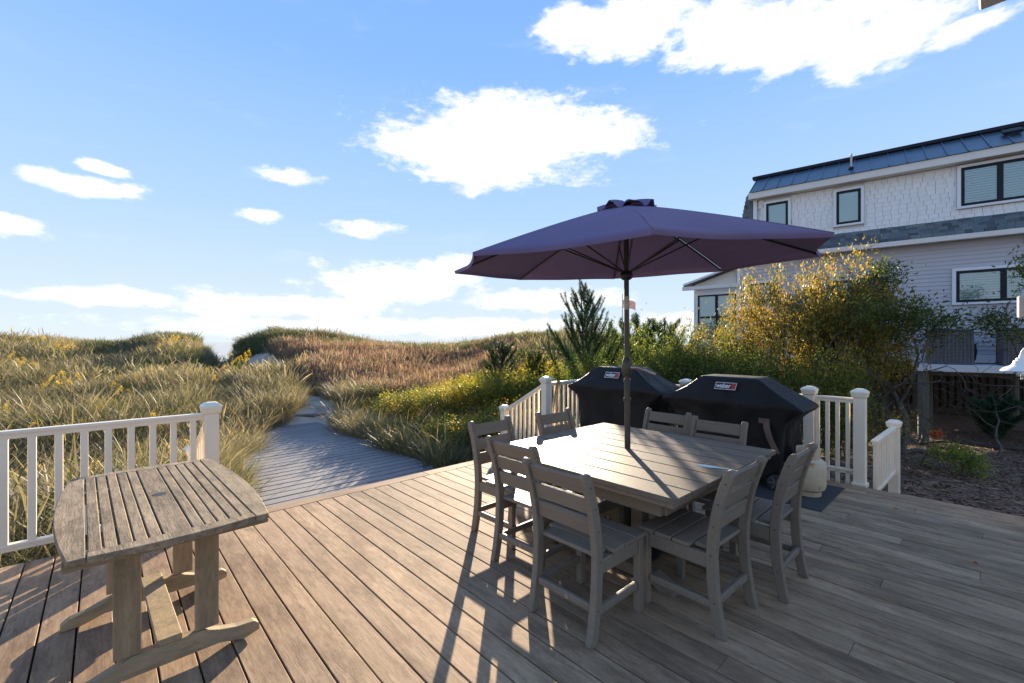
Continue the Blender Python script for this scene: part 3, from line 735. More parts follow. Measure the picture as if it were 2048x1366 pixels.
    for v in tmp.vertices:
        p = RM @ Vector((-(v.co.x * .158 / wdt - .022), .0085, v.co.y * .95)) + Vector((0, yf, zc)); v.co = p
    tmp.materials.clear(); tmp.materials.append(MT['logo_white']); ob('lettering', tmp, None, lg)
    return t
g1 = grill('black covered grill in the far deck corner, behind the umbrella pole, smaller logo', D(5.33, 3.50), TH + R(90), 4, 1.035)
g2 = grill('black covered grill closer to the gas tank, with a tan strap hanging', D(5.30, 2.00), TH + R(90), 9, 1.0, lift_side=.5)
st = MB().loft([[Vector((x - .03, .30 + dy, z)), Vector((x + .03, .30 + dy, z)), Vector((x + .03, .306 + dy, z)), Vector((x - .03, .306 + dy, z))] for x, dy, z in ((-.42, .0, .70), (-.43, .02, .64), (-.46, .026, .54), (-.50, .022, .45), (-.52, .02, .40))], True, True).build('strap', 'strap', g2, smooth=60)
MB().box((-.40, .306, .71), (.10, .01, .05)).build('strap_patch', 'strap', g2)

tk = thing('gas_tank', 'cream steel gas tank with rust streaks standing at the grill side', 'gas tank', D(5.17, 1.255), 0)
MB().lathe([(.05, .045), (.105, .05), (.140, .075), (.153, .12), (.154, .20), (.154, .22), (.153, .30), (.140, .345), (.10, .375), (.05, .385)], 36).build('body', 'tank', tk, smooth=35)
MB().lathe([(.105, .0), (.108, .0), (.112, .05), (.105, .055), (.100, .05), (.102, .0)], 30).build('foot_ring', 'tank', tk, smooth=40)
cl = MB()
for a0, a1 in ((.3, 2.7), (3.4, 5.9)):
    ring = []
    for i in range(15):
        t = a0 + (a1 - a0) * i / 14; ring.append([Vector((r * math.cos(t), r * math.sin(t), z)) for r, z in ((.10, .36), (.104, .36), (.104, .47), (.10, .47))])
    cl.loft(ring, True, True)
cl.build('collar', 'tank', tk, smooth=40)
MB().lathe([(.02, .38), (.022, .42), (.03, .425), (.03, .445), (.012, .45)], 14).build('valve', 'silver', tk, smooth=40)
o = MB().box((0, 0, .004), (.93, 1.95, .008)).build('floor_mat', 'mat', bevel=.002, loc=D(5.19, 2.02)); o.rotation_euler.z = TH
tag(o, 'black ribbed floor mat under the grill and gas tank', 'mat')

# ------------------------------------------------------------------ neighbour house
HR = math.atan2(-.623, .782)
H0 = Vector((10, 12.4, 0))
def HP(s, y, z=0): return Vector((10 + .782 * s + .623 * y, 12.4 - .623 * s + .782 * y, z))
hs_ = thing('neighbour_house', 'large grey and white shingled beach house raised on piles', 'house', H0, HR)
S1 = 5.2
lw = MB().box(((-3.37 + S1) / 2, 3.06, 2.65), (S1 + 3.37, 6.0, 2.96)).build('lower_wall', 'siding', hs_)
zb = 1.215
i = 0
while zb < 4.08:
    ht = .104
    mm = MB(); x0, x1 = -3.28, S1
    mm.prism([(-.022, zb), (.058, zb), (.058, zb + ht), (-.006, zb + ht)], 'x', x0, x1)
    mm.build('siding_board', 'siding', lw); zb += ht; i += 1
MB().box((-3.325, -.012, 2.65), (.10, .10, 2.92)).build('corner_board', 'trimwhite', hs_, bevel=.004)
MB().box(((-3.40 + S1) / 2, -.02, 1.105), (S1 + 3.42, .14, .20)).build('skirt_board', 'trimwhite', hs_, bevel=.004)
uw = MB().box(((-2.86 + S1) / 2, 3.06, 5.36), (S1 + 2.86, 6.0, 1.50)).build('upper_wall', 'trimwhite', hs_)
MB().box((-2.85, -.004, 5.33), (.11, .11, 1.40)).build('corner_board', 'trimwhite', hs_, bevel=.004)
# windows: s0, s1, z0, z1, panes, blinds
def window(parent, s0, s1, z0, z1, n=1, y=0.0, blind='slats', fr=.065, trim=.07, rows=1):
    w = MB()
    for (a, b, c, d) in ((s0 - trim, s1 + trim, z1, z1 + trim), (s0 - trim, s1 + trim, z0 - trim * .8, z0), (s0 - trim, s0, z0, z1), (s1, s1 + trim, z0, z1)):
        w.box(((a + b) / 2, y - .022, (c + d) / 2), (b - a, .055, d - c))
    wo_ = w.build('window', 'trimwhite', parent)
    f = MB()
    for (a, b, c, d) in ((s0, s1, z1 - fr, z1), (s0, s1, z0, z0 + fr), (s0, s0 + fr, z0 + fr, z1 - fr), (s1 - fr, s1, z0 + fr, z1 - fr)):
        f.box(((a + b) / 2, y - .026, (c + d) / 2), (b - a, .045, d - c))
    pw = (s1 - s0) / n
    for k in range(1, n): f.box((s0 + pw * k, y - .026, (z0 + z1) / 2), (fr * 1.6, .044, z1 - z0 - 2 * fr))
    for k in range(1, rows): f.box(((s0 + s1) / 2, y - .026, z0 + (z1 - z0) * k / rows), (s1 - s0 - 2 * fr, .042, fr * 1.2))
    f.build('frame', 'frame', wo_)
    for k in range(n):
        a, b = s0 + pw * k + fr * .8, s0 + pw * (k + 1) - fr * .8
        MB().box(((a + b) / 2, y - .018, (z0 + z1) / 2), (b - a, .004, z1 - z0 - 2 * fr + .01)).build('pane', 'glass', wo_)
        if blind == 'slats':
            m = MB(); q = z0 + fr + .02
            while q < z1 - fr - .01:
                m.box(((a + b) / 2, y - .002, q), (b - a - .01, .006, .056), Matrix.Rotation(R(-28), 3, 'X')); q += .062
            m.build('blind', 'blind', wo_)
        elif blind == 'shade':
            MB().box(((a + b) / 2, y - .004, (z0 + z1) / 2), (b - a, .006, z1 - z0 - 2 * fr + .01)).build('blind', 'blind', wo_)
    return wo_
LW = [(-3.0, -2.38, 2.35, 3.38, 1, 'shade'), (-.86, -.24, 2.35, 3.28, 1, 'shade'), (1.70, 3.35, 2.52, 3.32, 2, 'slats')]
UW = [(-2.54, -1.95, 4.98, 5.85, 1, 'shade'), (-.76, -.20, 4.90, 5.85, 1, 'shade'), (1.79, 3.15, 4.95, 5.92, 2, 'slats')]
for s0, s1, z0, z1, n, bl in LW: window(hs_, s0, s1, z0, z1, n, -.03, bl)
for s0, s1, z0, z1, n, bl in UW: window(hs_, s0, s1, z0, z1, n, -.024, bl)
# wall shingles of the upper storey: the ones that show largest are objects, the rest one part
rg = random.Random(12); shp = []
z = 4.62; row = 0
while z < 5.98:
    s = -2.79 + rg.uniform(0, .1)
    while s < S1:
        w = rg.uniform(.12, .22); zt = min(z + .135, 6.02)
        a_, b_ = s, s + w
        for s0, s1, z0, z1, _, _ in UW:
            if z0 - .056 < z + .115 and z < z1 + .066:
                if s0 - .068 < a_ < s1 + .068: a_ = s1 + .072
                if s0 - .068 < b_ < s1 + .068: b_ = s0 - .072
        if b_ - a_ > .02: shp.append((a_, b_ - a_, z + rg.uniform(-.0015, .0015), zt))
        s += w + .006
    z += .125; row += 1
def shingle(mb, s, w, z0, z1): return mb.prism([(-.018, z0), (.0, z0), (.058, z1), (.040, z1)], 'x', s, s + w) if False else mb.prism([(-.007, z0), (.055, z0), (.055, z1), (-.001, z1)], 'x', s, s + w)
vis = sorted([q for q in shp if q[0] < 2.95], key=lambda q: -q[0])
for q in vis[:290]: shingle(MB(), *q).build('wall_shingle', 'shingle', uw)
rest = MB()
for q in vis[290:] + [q for q in shp if q[0] >= 2.95]: shingle(rest, *q)
ro = rest.build('wall_shingle', 'shingle', uw); ro['kind'] = 'stuff'
# eave, metal roof
MB().box(((-3.0 + S1) / 2, -.14, 6.12), (S1 + 3.0, .30, .195)).build('fascia', 'trim', hs_, bevel=.004)
rf = MB().prism([(-.33, 6.222), (1.0, 7.02), (6.0, 7.02), (6.0, 6.222)], 'x', -2.93, S1).build('roof', 'roofmetal', hs_)
i = 0; s = -2.6
while s < S1:
    MB().bar((s, -.33, 6.235), (s, 1.0, 7.035), .022, .032, (1, 0, 0) if False else (0, 0, 1)).build('seam', 'roofmetal', rf); s += .375
MB().box(((-3.1 + S1) / 2, 1.02, 7.06), (S1 + 3.1, .22, .10)).build('ridge_cap', 'frame', rf, bevel=.01)
MB().lathe([(.028, 0), (.028, .42)], 12).build('vent_pipe', 'silver', rf, loc=(-.42, .12, 6.50))
MB().lathe([(.08, 0), (.045, .07)], 12).build('pipe_boot', 'frame', rf, loc=(-.42, .12, 6.48))
MB().box((2.75, .42, 6.76), (.34, .30, .07), Matrix.Rotation(R(31), 3, 'X')).build('roof_vent', 'frame', rf, bevel=.01)
# shingled mansard end
bm_ = bmesh.new()
for q in ((-3.40, -.02, 4.64), (-2.905, -.02, 4.64), (-2.905, -.02, 6.20), (-3.10, -.02, 6.20), (-3.0, 1.0, 7.0), (-2.905, 1.0, 7.0), (-3.40, 6.0, 4.64), (-2.905, 6.0, 4.64), (-3.0, 6.0, 7.0), (-2.905, 6.0, 7.0)): bm_.verts.new(q)
bmesh.ops.convex_hull(bm_, input=bm_.verts); mm_ = bpy.data.meshes.new('mansard_end'); bm_.to_mesh(mm_); bm_.free()
me_ = ob('mansard_end', mm_, 'slate', hs_)
m = MB(); rg = random.Random(4)
for r_ in range(12):
    z = 4.66 + r_ * .128; xa = -3.40 + (z - 4.64) / 1.56 * .30
    s = xa
    while s < -2.93:
        w = rg.uniform(.10, .2); e = min(s + w, -2.925); m.box(((s + e) / 2, -.024, z + .06), (max(e - s - .006, .01), .012 + rg.uniform(0, .008), .12)); s += w
o = m.build('roof_shingle', 'slate', me_); o['kind'] = 'stuff'
# pent roof with its own shingles
pr = MB().prism([(-.36, 4.20), (-.0, 4.635), (-.0, 4.16), (-.36, 4.16)], 'x', -3.05, S1).build('pent_roof', 'slate', hs_)
rg = random.Random(6); m = MB(); th = math.atan2(.435, .36)
for r_ in range(5):
    t0 = r_ / 5; s = -3.06 + rg.uniform(0, .1)
    while s < S1:
        w = rg.uniform(.12, .26); c = Vector((s + w / 2, -.36 + .36 * (t0 + .115), 4.20 + .435 * (t0 + .115)))
        m.box(c + Vector((0, -.006, .006)), (w - .006, .135, rg.uniform(.010, .022)), Matrix.Rotation(th, 3, 'X')); s += w
o = m.build('roof_shingle', 'slate', pr); o['kind'] = 'stuff'
def slate_mat():
    m = MT['slate'].copy(); m.name = 'pent roof shingles'; t = NT(m.node_tree); p = [n for n in t.n if n.type == 'BSDF_PRINCIPLED'][0]
    g = t.new('ShaderNodeNewGeometry'); col = t.ramp(g.outputs['Random Per Island'], [(0, (.055, .06, .07)), (.35, (.095, .105, .12)), (.6, (.13, .145, .155)), (.8, (.10, .135, .14)), (1, (.17, .17, .17))])
    t.put(p.inputs['Base Color'], col); return m
sm_ = slate_mat(); o.data.materials.clear(); o.data.materials.append(sm_)
for ch in me_.children: ch.data.materials.clear(); ch.data.materials.append(sm_)
MB().box(((-3.1 + S1) / 2, -.30, 4.135), (S1 + 3.1, .16, .125)).build('fascia', 'trim', hs_, bevel=.004)
MB().box((3.0, -.06, 3.95), (.24, .08, .18)).build('wall_box', 'trimwhite', hs_, bevel=.01)
# sunroom wing
sw = MB().box((-4.07, .70, 2.3), (1.4, 1.2, 2.1)).build('sunroom_wall', 'trimwhite', hs_)
rfz = MB().prism([(-5.05, 3.42), (-3.42, 3.94), (-3.42, 4.00), (-5.05, 3.48)], 'y', -.15, 1.6).build('sunroom_roof', 'slate', hs_)
MB().prism([(-4.74, 3.34), (-3.42, 3.34), (-3.42, 3.93), (-4.74, 3.50)], 'y', .10, 1.3).build('sunroom_gable', 'trim', hs_)
MB().box((-4.2, -.16, 3.36), (1.75, .10, .12)).build('sunroom_fascia', 'trim', hs_, bevel=.006)
MB().bar((-5.04, -.2, 3.49), (-3.40, -.2, 4.0), .05, .06).build('roof_edge', 'trimwhite', rfz)
window(hs_, -4.62, -3.42, 1.6, 3.12, 2, .06, 'none', .05, .06, 2)
MB().bar((-4.35, .5, 3.98), (-3.42, .5, 4.12), .02, .02).build('roof_rail', 'silver', rfz)
MB().bar((-4.35, .5, 3.70), (-4.35, .5, 3.99), .02, .02).build('roof_rail', 'silver', rfz)
# piles, lattice below
for s, y in ((-3.0, .3), (-.9, .3), (1.2, .3), (3.3, .3), (-3.0, 3.4), (-.9, 3.4), (1.2, 3.4), (3.3, 3.4), (1.0, -1.25), (2.9, -1.25)):
    zg = gz(*HP(s, y)[:2])
    MB().lathe([(.105, zg - .3), (.10, .98)], 14, (s, y, 0)).build('pile', 'pile', hs_, smooth=40)
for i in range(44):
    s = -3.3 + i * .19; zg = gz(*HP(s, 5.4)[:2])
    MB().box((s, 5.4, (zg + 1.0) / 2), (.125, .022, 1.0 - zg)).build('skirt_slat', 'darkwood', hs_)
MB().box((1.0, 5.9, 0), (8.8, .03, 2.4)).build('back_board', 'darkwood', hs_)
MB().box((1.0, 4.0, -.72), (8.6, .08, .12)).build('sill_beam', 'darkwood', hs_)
# platform with two air conditioners
pf = thing('equipment_platform', 'white-edged platform carrying two air conditioners beside the grey house wall', 'platform', HP(2.3, -.75, .90), HR)
MB().box((0, 0, 0), (2.9, 1.3, .16)).build('deck_slab', 'trimwhite', pf, bevel=.006)
MB().box((0, .02, -.13), (2.8, 1.1, .10)).build('joist', 'darkwood', pf)
def ac(label, s):
    t = thing('air_conditioner', label, 'air conditioner', HP(s, -.78, .982), HR, 'air conditioners on the platform')
    MB().box((0, 0, .40), (.70, .70, .78)).build('core', 'ac', t, bevel=.02)
    MB().box((0, 0, .82), (.76, .76, .06)).build('lid', 'ac', t, bevel=.02)
    MB().box((0, 0, .025), (.76, .76, .05)).build('base_pan', 'ac', t, bevel=.01)
    for sx in (-1, 1):
        for sy in (-1, 1): MB().box((sx * .355, sy * .355, .42), (.05, .05, .76)).build('corner_post', 'ac', t, bevel=.008)
    m = MB()
    for i in range(22): m.box((0, -.362, .08 + i * .033), (.66, .012, .010)); m.box((-.362, 0, .08 + i * .033), (.012, .66, .010))
    for i in range(10): m.box((-.297 + i * .066, -.365, .42), (.008, .012, .74)); m.box((-.365, -.297 + i * .066, .42), (.012, .008, .74))
    o = m.build('louvre', 'ac_slat', t); o['kind'] = 'stuff'
    MB().box((-.22, -.382, .822), (.20, .004, .04)).build('sticker', 'blue', t)
    m = MB().tube([(.44, .1, .5), (.46, .1, .3), (.45, .2, .12), (.45, .3, .1)], .035, 8).build('hose', 'rubber', t, smooth=50)
    return t
ac('grey air conditioner with the blue sticker fully in view through the branches', 1.50)
ac('grey air conditioner partly beyond the hanging white lamp', 2.72)

# ------------------------------------------------------------------ own house: eave corner, wall end with lamp
ev = thing('roof_eave', 'cream corner of the roof overhang above the deck', 'eave', D(2.885, .045, 3.0), TH)
MB().box((-.90, -1.2, .09), (1.8, 2.4, .18)).build('fascia', 'white', ev, bevel=.006)
MB().box((-.92, -1.22, .205), (1.76, 2.36, .05)).build('roof_edge', 'slate', ev)
wl_ = thing('shower_wall', 'pale board wall end with capped top beside the side steps', 'wall', Vector((4.04, 3.56, 0)), R(-42))
for i in range(6):
    MB().box((.32 + .18 * i, 0, .55), (.17, .04, 2.35)).build('board', 'lightwood', wl_, bevel=.004)
MB().box((.66, -.01, 1.80), (1.30, .10, .17)).build('cap_rail', 'lightwood', wl_, bevel=.006)
lp = thing('barn_lamp', 'white gooseneck barn lamp with flared shade and glass bulb guard', 'lamp', Vector((4.02, 3.50, 1.30)), R(-30))
MB().lathe([(.118, -.012), (.120, -.006), (.105, .012), (.060, .036), (.055, .048), (.050, .052), (.047, .070), (.036, .076), (.032, .090), (.018, .098), (.014, .118), (.011, .118)], 36).build('shade', 'enamel', lp, smooth=35)
pts = [(0, 0, .11), (0, 0, .12)] + [(.085 - .085 * math.cos(t), 0, .12 + .075 * math.sin(t)) for t in np.linspace(.2, math.pi * .62, 9)] + [(.30, 0, .175), (.52, 0, .165)]
MB().tube(pts, .011, 10).build('arm', 'enamel', lp, smooth=50)
MB().lathe([(.03, -.055), (.042, -.045), (.044, -.02), (.035, .0)], 18).build('bulb_glass', 'glass', lp, smooth=40)
MB().lathe([(.008, -.075), (.010, -.03)], 10).build('pull_knob', 'enamel', lp, smooth=40)

# ------------------------------------------------------------------ far things
fp = thing('flagpole', 'thin flagpole flying a striped flag behind the shrubs', 'flagpole', (9.95, 40, gz(9.95, 40)), 0)
zt = EYE + (684 - 590) * 40 / 888 - fp.location.z
MB().tube([(0, 0, 0), (0, 0, zt)], [.06, .035], 10).build('pole', 'silver', fp)
MB().lathe([(.0, zt), (.06, zt + .05), (.0, zt + .12)], 10).build('ball', 'silver', fp)
def flag():
    V = []; F = []; nx_, nz_ = 16, 13
    for i in range(nx_ + 1):
        for j in range(nz_ + 1):
            x = i / nx_; z = j / nz_
            V.append((.05 + x * 1.15 , .12 * math.sin(x * 7), zt - .42 - (1 - z) * .72 - .28 * x * x - .03 * math.sin(6 * x)))
    for i in range(nx_):
        for j in range(nz_): F.append((i * (nz_ + 1) + j, (i + 1) * (nz_ + 1) + j, (i + 1) * (nz_ + 1) + j + 1, i * (nz_ + 1) + j + 1))
    me = fast_mesh('flag', V, F, None, smooth=True)
    for n_, c in (('flag red', (.20, .03, .035)), ('flag white', (.34, .34, .35)), ('flag blue', (.03, .045, .12))):
        me.materials.append(leafmat(n_, [(0, c), (1, c)], .15))
    for p in me.polygons:
        i, j = p.index // nz_, p.index % nz_; p.material_index = 2 if (i < 6 and j > 5) else (0 if j % 2 == 0 else 1)
    return me
ob('flag', flag(), None, fp)
for i, (x, lab) in enumerate(((3.16, 'white rope post on the far dune, left one of a pair'), (3.88, 'white rope post on the far dune, right one of a pair'))):
    y = 35.0; p = thing('rope_post', 'white post of a rope fence on the far dune', 'post', (x, y, gz(x, y) - .2), 0, 'rope fence posts on the far dune')
    zh = EYE - (672 - 684) * y / 888 - p.location.z
    MB().box((0, 0, zh / 2), (.19, .19, zh)).build('shaft', 'white', p, bevel=.01)
    MB().box((0, 0, zh + .02), (.24, .24, .05)).build('cap', 'white', p, bevel=.01)
    MB().tube([(0, 0, zh - .2), (.6, .1, zh - .38), (1.2, .2, zh - .2)], .02, 5).build('rope', 'rope', p)

# ------------------------------------------------------------------ plants
def rot_from(d, rng):
    """orthonormal frames with first axis along d (n,3)"""
    d = d / np.linalg.norm(d, axis=1, keepdims=True); r = rng.normal(size=d.shape); x = np.cross(d, r); x /= np.linalg.norm(x, axis=1, keepdims=True); return d, x, np.cross(d, x)
def leaves_mesh(name, P, Dn, size, mat, rng, width=.42, fold=.25, attr=None):
    """one leaf: 6-vertex folded blade, P base points, Dn growth directions"""
    n = len(P); d, x, y = rot_from(Dn, rng); L = (size * rng.uniform(.65, 1.25, n))[:, None]; w = L * width * .5
    q = np.stack([P, P + d * L * .45 + x * w + y * w * fold, P + d * L + y * L * -.06, P + d * L * .45 - x * w + y * w * fold], 1).reshape(-1, 3)
    b = np.arange(n)[:, None] * 4
    F = np.concatenate([b + np.array([[0, 1, 2]]), b + np.array([[0, 2, 3]])], 0)
    a = rng.uniform(0, 1, n) if attr is None else attr
    return fast_mesh(name, q, F, mat, {'rnd': np.repeat(a, 4)})
def grow(rng, base, dirn, length, rad, depth, segs, out_tubes, tips, wander=.25, lift=.1, kids=3, spread=.8, shrink=.62):
    p = np.array(base, float); d = np.array(dirn, float); d /= np.linalg.norm(d); pts = [p.copy()]; rads = [rad]
    for i in range(segs):
        d = d + rng.normal(size=3) * wander + np.array([0, 0, lift]); d /= np.linalg.norm(d)
        p = p + d * length / segs; pts.append(p.copy()); rads.append(rad * (1 - .55 * (i + 1) / segs))
        if depth == 0: tips.append((p.copy(), d.copy()))
        elif i >= segs * .3 or i == segs - 1:
            for _ in range(kids if i == segs - 1 else (1 if rng.random() < .75 else 0)):
                s = rng.normal(size=3); s -= d * np.dot(s, d); s /= np.linalg.norm(s) + 1e-6
                nd = d * (1 - spread * .5) + s * spread
                grow(rng, p, nd, length * shrink * rng.uniform(.7, 1.15), rads[-1] * .7, depth - 1, max(3, segs - 1), out_tubes, tips, wander, lift * .7, kids, spread, shrink)
    out_tubes.append((pts, rads))
def shrub_meshes(seed, height, stems, leaf, lsize, n_leaf, mat, barkm, lean=.7, depth=2, spread=.8, wander=.22, lift=.10, jitter=.10, stem_r=.022, kids=3, wid=.42, minz=.0, segs=5, topfrac=None):
    rng = np.random.default_rng(seed); tubes = []; tips = []
    for s in range(stems):
        th = rng.uniform(0, 6.28); l = rng.uniform(.2, 1) * lean
        grow(rng, (.12 * math.cos(th), .12 * math.sin(th), -.05), (l * math.cos(th), l * math.sin(th), 1), height * .52 * rng.uniform(.8, 1.1), stem_r, depth, segs, tubes, tips, wander, lift, kids, spread)
    mb = MB()
    for pts, rads in tubes: mb.tube(pts, [max(r, .0028) for r in rads], 5 if rads[0] > .008 else 3, False)
    tm_ = mb.mesh('stems', 0, 60); tm_.materials.append(MT[barkm])
    TP = np.array([t[0] for t in tips]); TD = np.array([t[1] for t in tips])
    if minz: keep = TP[:, 2] > minz * height; TP, TD = TP[keep], TD[keep]
    i = rng.integers(0, len(TP), n_leaf)
    if topfrac: # thin the leaves out to a share of the branch tips
        ok = rng.permutation(len(TP))[:max(3, int(len(TP) * topfrac))]; i = rng.choice(ok, n_leaf)
    P = TP[i] + rng.normal(size=(n_leaf, 3)) * jitter; P[:, 2] = np.maximum(P[:, 2], .01)
    dn = TD[i] + rng.normal(size=(n_leaf, 3)) * .8 + np.array([0, 0, -.1])
    lm = leaves_mesh('crown', P, dn, lsize, mat, rng, wid)
    return tm_, lm
def plant(name, label, cat, meshes, x, y, sc_=1.0, rz=0, group=None, dz=0.0, sz=None, top=None, wide=None):
    """top: height its tip reaches above the deck; wide: crown width in metres"""
    z0 = gz(x, y) + dz; co = np.empty(len(meshes[1].vertices) * 3, np.float32); meshes[1].vertices.foreach_get('co', co); co = co.reshape(-1, 3)
    if top is not None: sz = (top - z0) / np.percentile(co[:, 2], 99.7); sc_ = sz
    if wide is not None: r_ = np.percentile(np.abs(co[:, :2]), 97); sc_ = wide / 2 / r_
    t = thing(name, label, cat, (x, y, z0), rz, group); t.scale = (sc_, sc_, sz or sc_)
    ob('trunk', meshes[0], None, t); ob('crown', meshes[1], None, t); return t

MT['leaf_low'] = leafmat('bayberry leaves', [(0, (.045, .08, .018)), (.36, (.10, .135, .025)), (.58, (.27, .235, .03)), (.82, (.42, .29, .04)), (1, (.42, .17, .04))], .58, nscale=1.3, mixn=.55)
MT['leaf_green'] = leafmat('green shrub leaves', [(0, (.035, .07, .02)), (.5, (.08, .125, .028)), (.78, (.22, .22, .035)), (1, (.38, .27, .04))], .55, nscale=1.0, mixn=.45)
MT['leaf_gold'] = leafmat('golden autumn leaves', [(0, (.05, .075, .018)), (.33, (.14, .14, .025)), (.60, (.33, .24, .04)), (.84, (.42, .25, .05)), (1, (.38, .14, .05))], .55, nscale=2.2, mixn=.40)
MT['leaf_dark'] = leafmat('dark green tree leaves', [(0, (.035, .065, .02)), (.5, (.085, .115, .028)), (.85, (.19, .18, .035)), (1, (.30, .17, .04))], .5, nscale=1.0, mixn=.4)
MT['leaf_bush'] = leafmat('yellow green bush leaves', [(0, (.08, .13, .022)), (.5, (.18, .24, .03)), (.85, (.34, .30, .04)), (1, (.4, .27, .05))], .45, nscale=3)
MT['leaf_red'] = leafmat('orange red leaves', [(0, (.42, .08, .025)), (1, (.50, .17, .04))], .45)
MT['needle'] = leafmat('pine needles', [(0, (.020, .05, .020)), (.6, (.045, .085, .028)), (1, (.10, .12, .03))], .3, nscale=2)
MT['needle_soft'] = leafmat('soft pine needles', [(0, (.02, .06, .032)), (1, (.05, .11, .05))], .3, nscale=2)

low_a = shrub_meshes(1, 1.25, 9, 0, .050, 9000, 'leaf_low', 'bark', lean=1.1, jitter=.10, minz=.1)
low_b = shrub_meshes(2, 1.25, 9, 0, .046, 9000, 'leaf_low', 'bark', lean=1.2, jitter=.11, minz=.1)
grn_a = shrub_meshes(3, 1.7, 9, 0, .055, 11000, 'leaf_green', 'bark', lean=.9, jitter=.13, minz=.05)
grn_b = shrub_meshes(4, 1.7, 9, 0, .052, 11000, 'leaf_green', 'bark', lean=.9, jitter=.13, minz=.05)
gold_a = shrub_meshes(5, 2.7, 9, 0, .058, 14000, 'leaf_gold', 'bark', lean=.75, depth=2, jitter=.085, wid=.42, topfrac=.6, stem_r=.036, minz=.30, spread=.85, segs=6)
gold_b = shrub_meshes(6, 2.7, 9, 0, .058, 13500, 'leaf_gold', 'bark', lean=.75, depth=2, jitter=.085, wid=.42, topfrac=.6, stem_r=.036, minz=.34, spread=.85, segs=6)
def pxy(px, d): return ((px - 1024) / 888 * d, d)
def ztop(py, d): return EYE + (684 - py) * d / 888
LOW = [(835, 11.4, 778, 0), (905, 11.2, 762, 1), (975, 11.0, 752, 0), (1040, 11.2, 740, 1), (1092, 10.6, 738, 0), (930, 12.6, 742, 1), (1010, 12.6, 735, 0), (1085, 12.0, 705, 1), (775, 12.2, 795, 0),
       (850, 9.6, 842, 1), (925, 9.0, 832, 0), (990, 8.7, 815, 1), (1050, 8.5, 800, 0)]
LL = ['low bayberry mound near the sandy path end', 'low yellow-green mound at the middle of the boardwalk hedge', 'low yellow-tipped mound behind the deck opening', 'yellow-orange mound left of the sloping handrail', 'leafy mound beyond the newel post of the sloping handrail', 'mound at the back of the low hedge, next to the reddish grass', 'mound below the small pine sapling', 'orange-tipped mound under the tall pine', 'smallest low mound by the reddish grass at the boardwalk',
      'knee-high front mound touching the boardwalk edge, farthest from the deck', 'knee-high front mound leaning over the boardwalk edge', 'knee-high front mound between boardwalk and deck edge', 'front mound reaching the foot of the sloping handrail']
for (px, d, s, v), lab in zip(LOW, LL):
    x, y = pxy(px, d); plant('bayberry_shrub', lab, 'shrub', (low_a, low_b)[v], x, y, 1, px * .37, 'low bayberry shrubs by the boardwalk', top=ztop(s, d), wide=2.1)
GRN = [(1150, 9.6, 700, 0), (1215, 9.0, 705, 1), (1290, 9.2, 672, 0), (1350, 9.6, 650, 1), (1410, 8.9, 668, 0), (1300, 11.0, 650, 1), (1240, 11.5, 655, 0), (1480, 8.4, 705, 1), (1545, 8.2, 700, 0), (1610, 7.9, 700, 1), (1680, 7.8, 715, 0)]
GL = ['dense green shrub at the foot of the tall pine', 'dark green shrub straight behind the covered grill in the corner', 'green and yellow shrub behind the grill to the right of the umbrella pole', 'tall green shrub between the two grills, in front of the small pines', 'green shrub rising behind the left shoulder of the strap grill', 'green shrub at the back, below the flagpole', 'green shrub at the back, behind the umbrella pole', 'low green shrub showing over the strap grill logo', 'low green shrub below the golden bush', 'low shrub behind the right shoulder of the strap grill', 'low yellowish shrub seen through the four-baluster railing']
for (px, d, s, v), lab in zip(GRN, GL):
    x, y = pxy(px, d); plant('green_shrub', lab, 'shrub', (grn_a, grn_b)[v], x, y, 1, px * .53, 'green shrubs behind the deck railing', top=ztop(s, d), wide=1.7)
GOLD = [(1440, 10.4, 650, 0, 2.2), (1580, 9.6, 522, 1, 2.6), (1655, 9.2, 515, 0, 2.8), (1715, 9.0, 545, 1, 2.1), (1385, 11.0, 662, 1, 1.8), (1510, 9.8, 615, 0, 1.9)]
GD = ['golden shrub in front of the sunroom', 'tallest golden leafed shrub hiding part of the lower grey wall', 'golden shrub with spreading branches before the grey siding', 'golden shrub thinning out next to the bare branched tree', 'smaller golden shrub where the sky meets the sunroom corner', 'golden shrub in front of the first lower window of the grey wall']
for (px, d, s, v, wd), lab in zip(GOLD, GD):
    x, y = pxy(px, d); plant('golden_shrub', lab, 'shrub', (gold_a, gold_b)[v], x, y, 1, px * .71, 'golden autumn shrubs before the grey house', top=ztop(s, d), wide=wd)

# tree with bare twisted limbs on the right
def bare_tree():
    rng = np.random.default_rng(21); tubes = []; tips = []
    limbs = [((0, 0, -.1), (-.25, .1, 1), 1.5, .065), ((.0, 0, .05), (.75, -.1, .55), 1.9, .058), ((.1, 0, -.05), (.35, .3, 1), 1.7, .052), ((.05, .1, 0), (1.0, -.25, .22), 2.0, .045), ((0, 0, .1), (-.8, .1, .75), 1.3, .05)]
    for b, d, L, r in limbs: grow(rng, b, d, L, r, 3, 6, tubes, tips, .26, .07, 2, .95, .60)
    mb = MB()
    for pts, rads in tubes: mb.tube(pts, [max(r, .0035) for r in rads], 7 if rads[0] > .02 else 4, False)
    tm_ = mb.mesh('trunk', 0, 60); tm_.materials.append(MT['bark'])
    TP = np.array([t[0] for t in tips]); TD = np.array([t[1] for t in tips]); keep = (TP[:, 2] > .64 * TP[:, 2].max()); TP, TD = TP[keep], TD[keep]
    n = 4600; ok = rng.permutation(len(TP))[:int(len(TP) * .75)]; i = rng.choice(ok, n)
    P = TP[i] + rng.normal(size=(n, 3)) * .14; return tm_, leaves_mesh('crown', P, TD[i] + rng.normal(size=(n, 3)) * .7 + np.array([0, 0, -.25]), .085, 'leaf_dark', rng, .34)
bt = bare_tree()
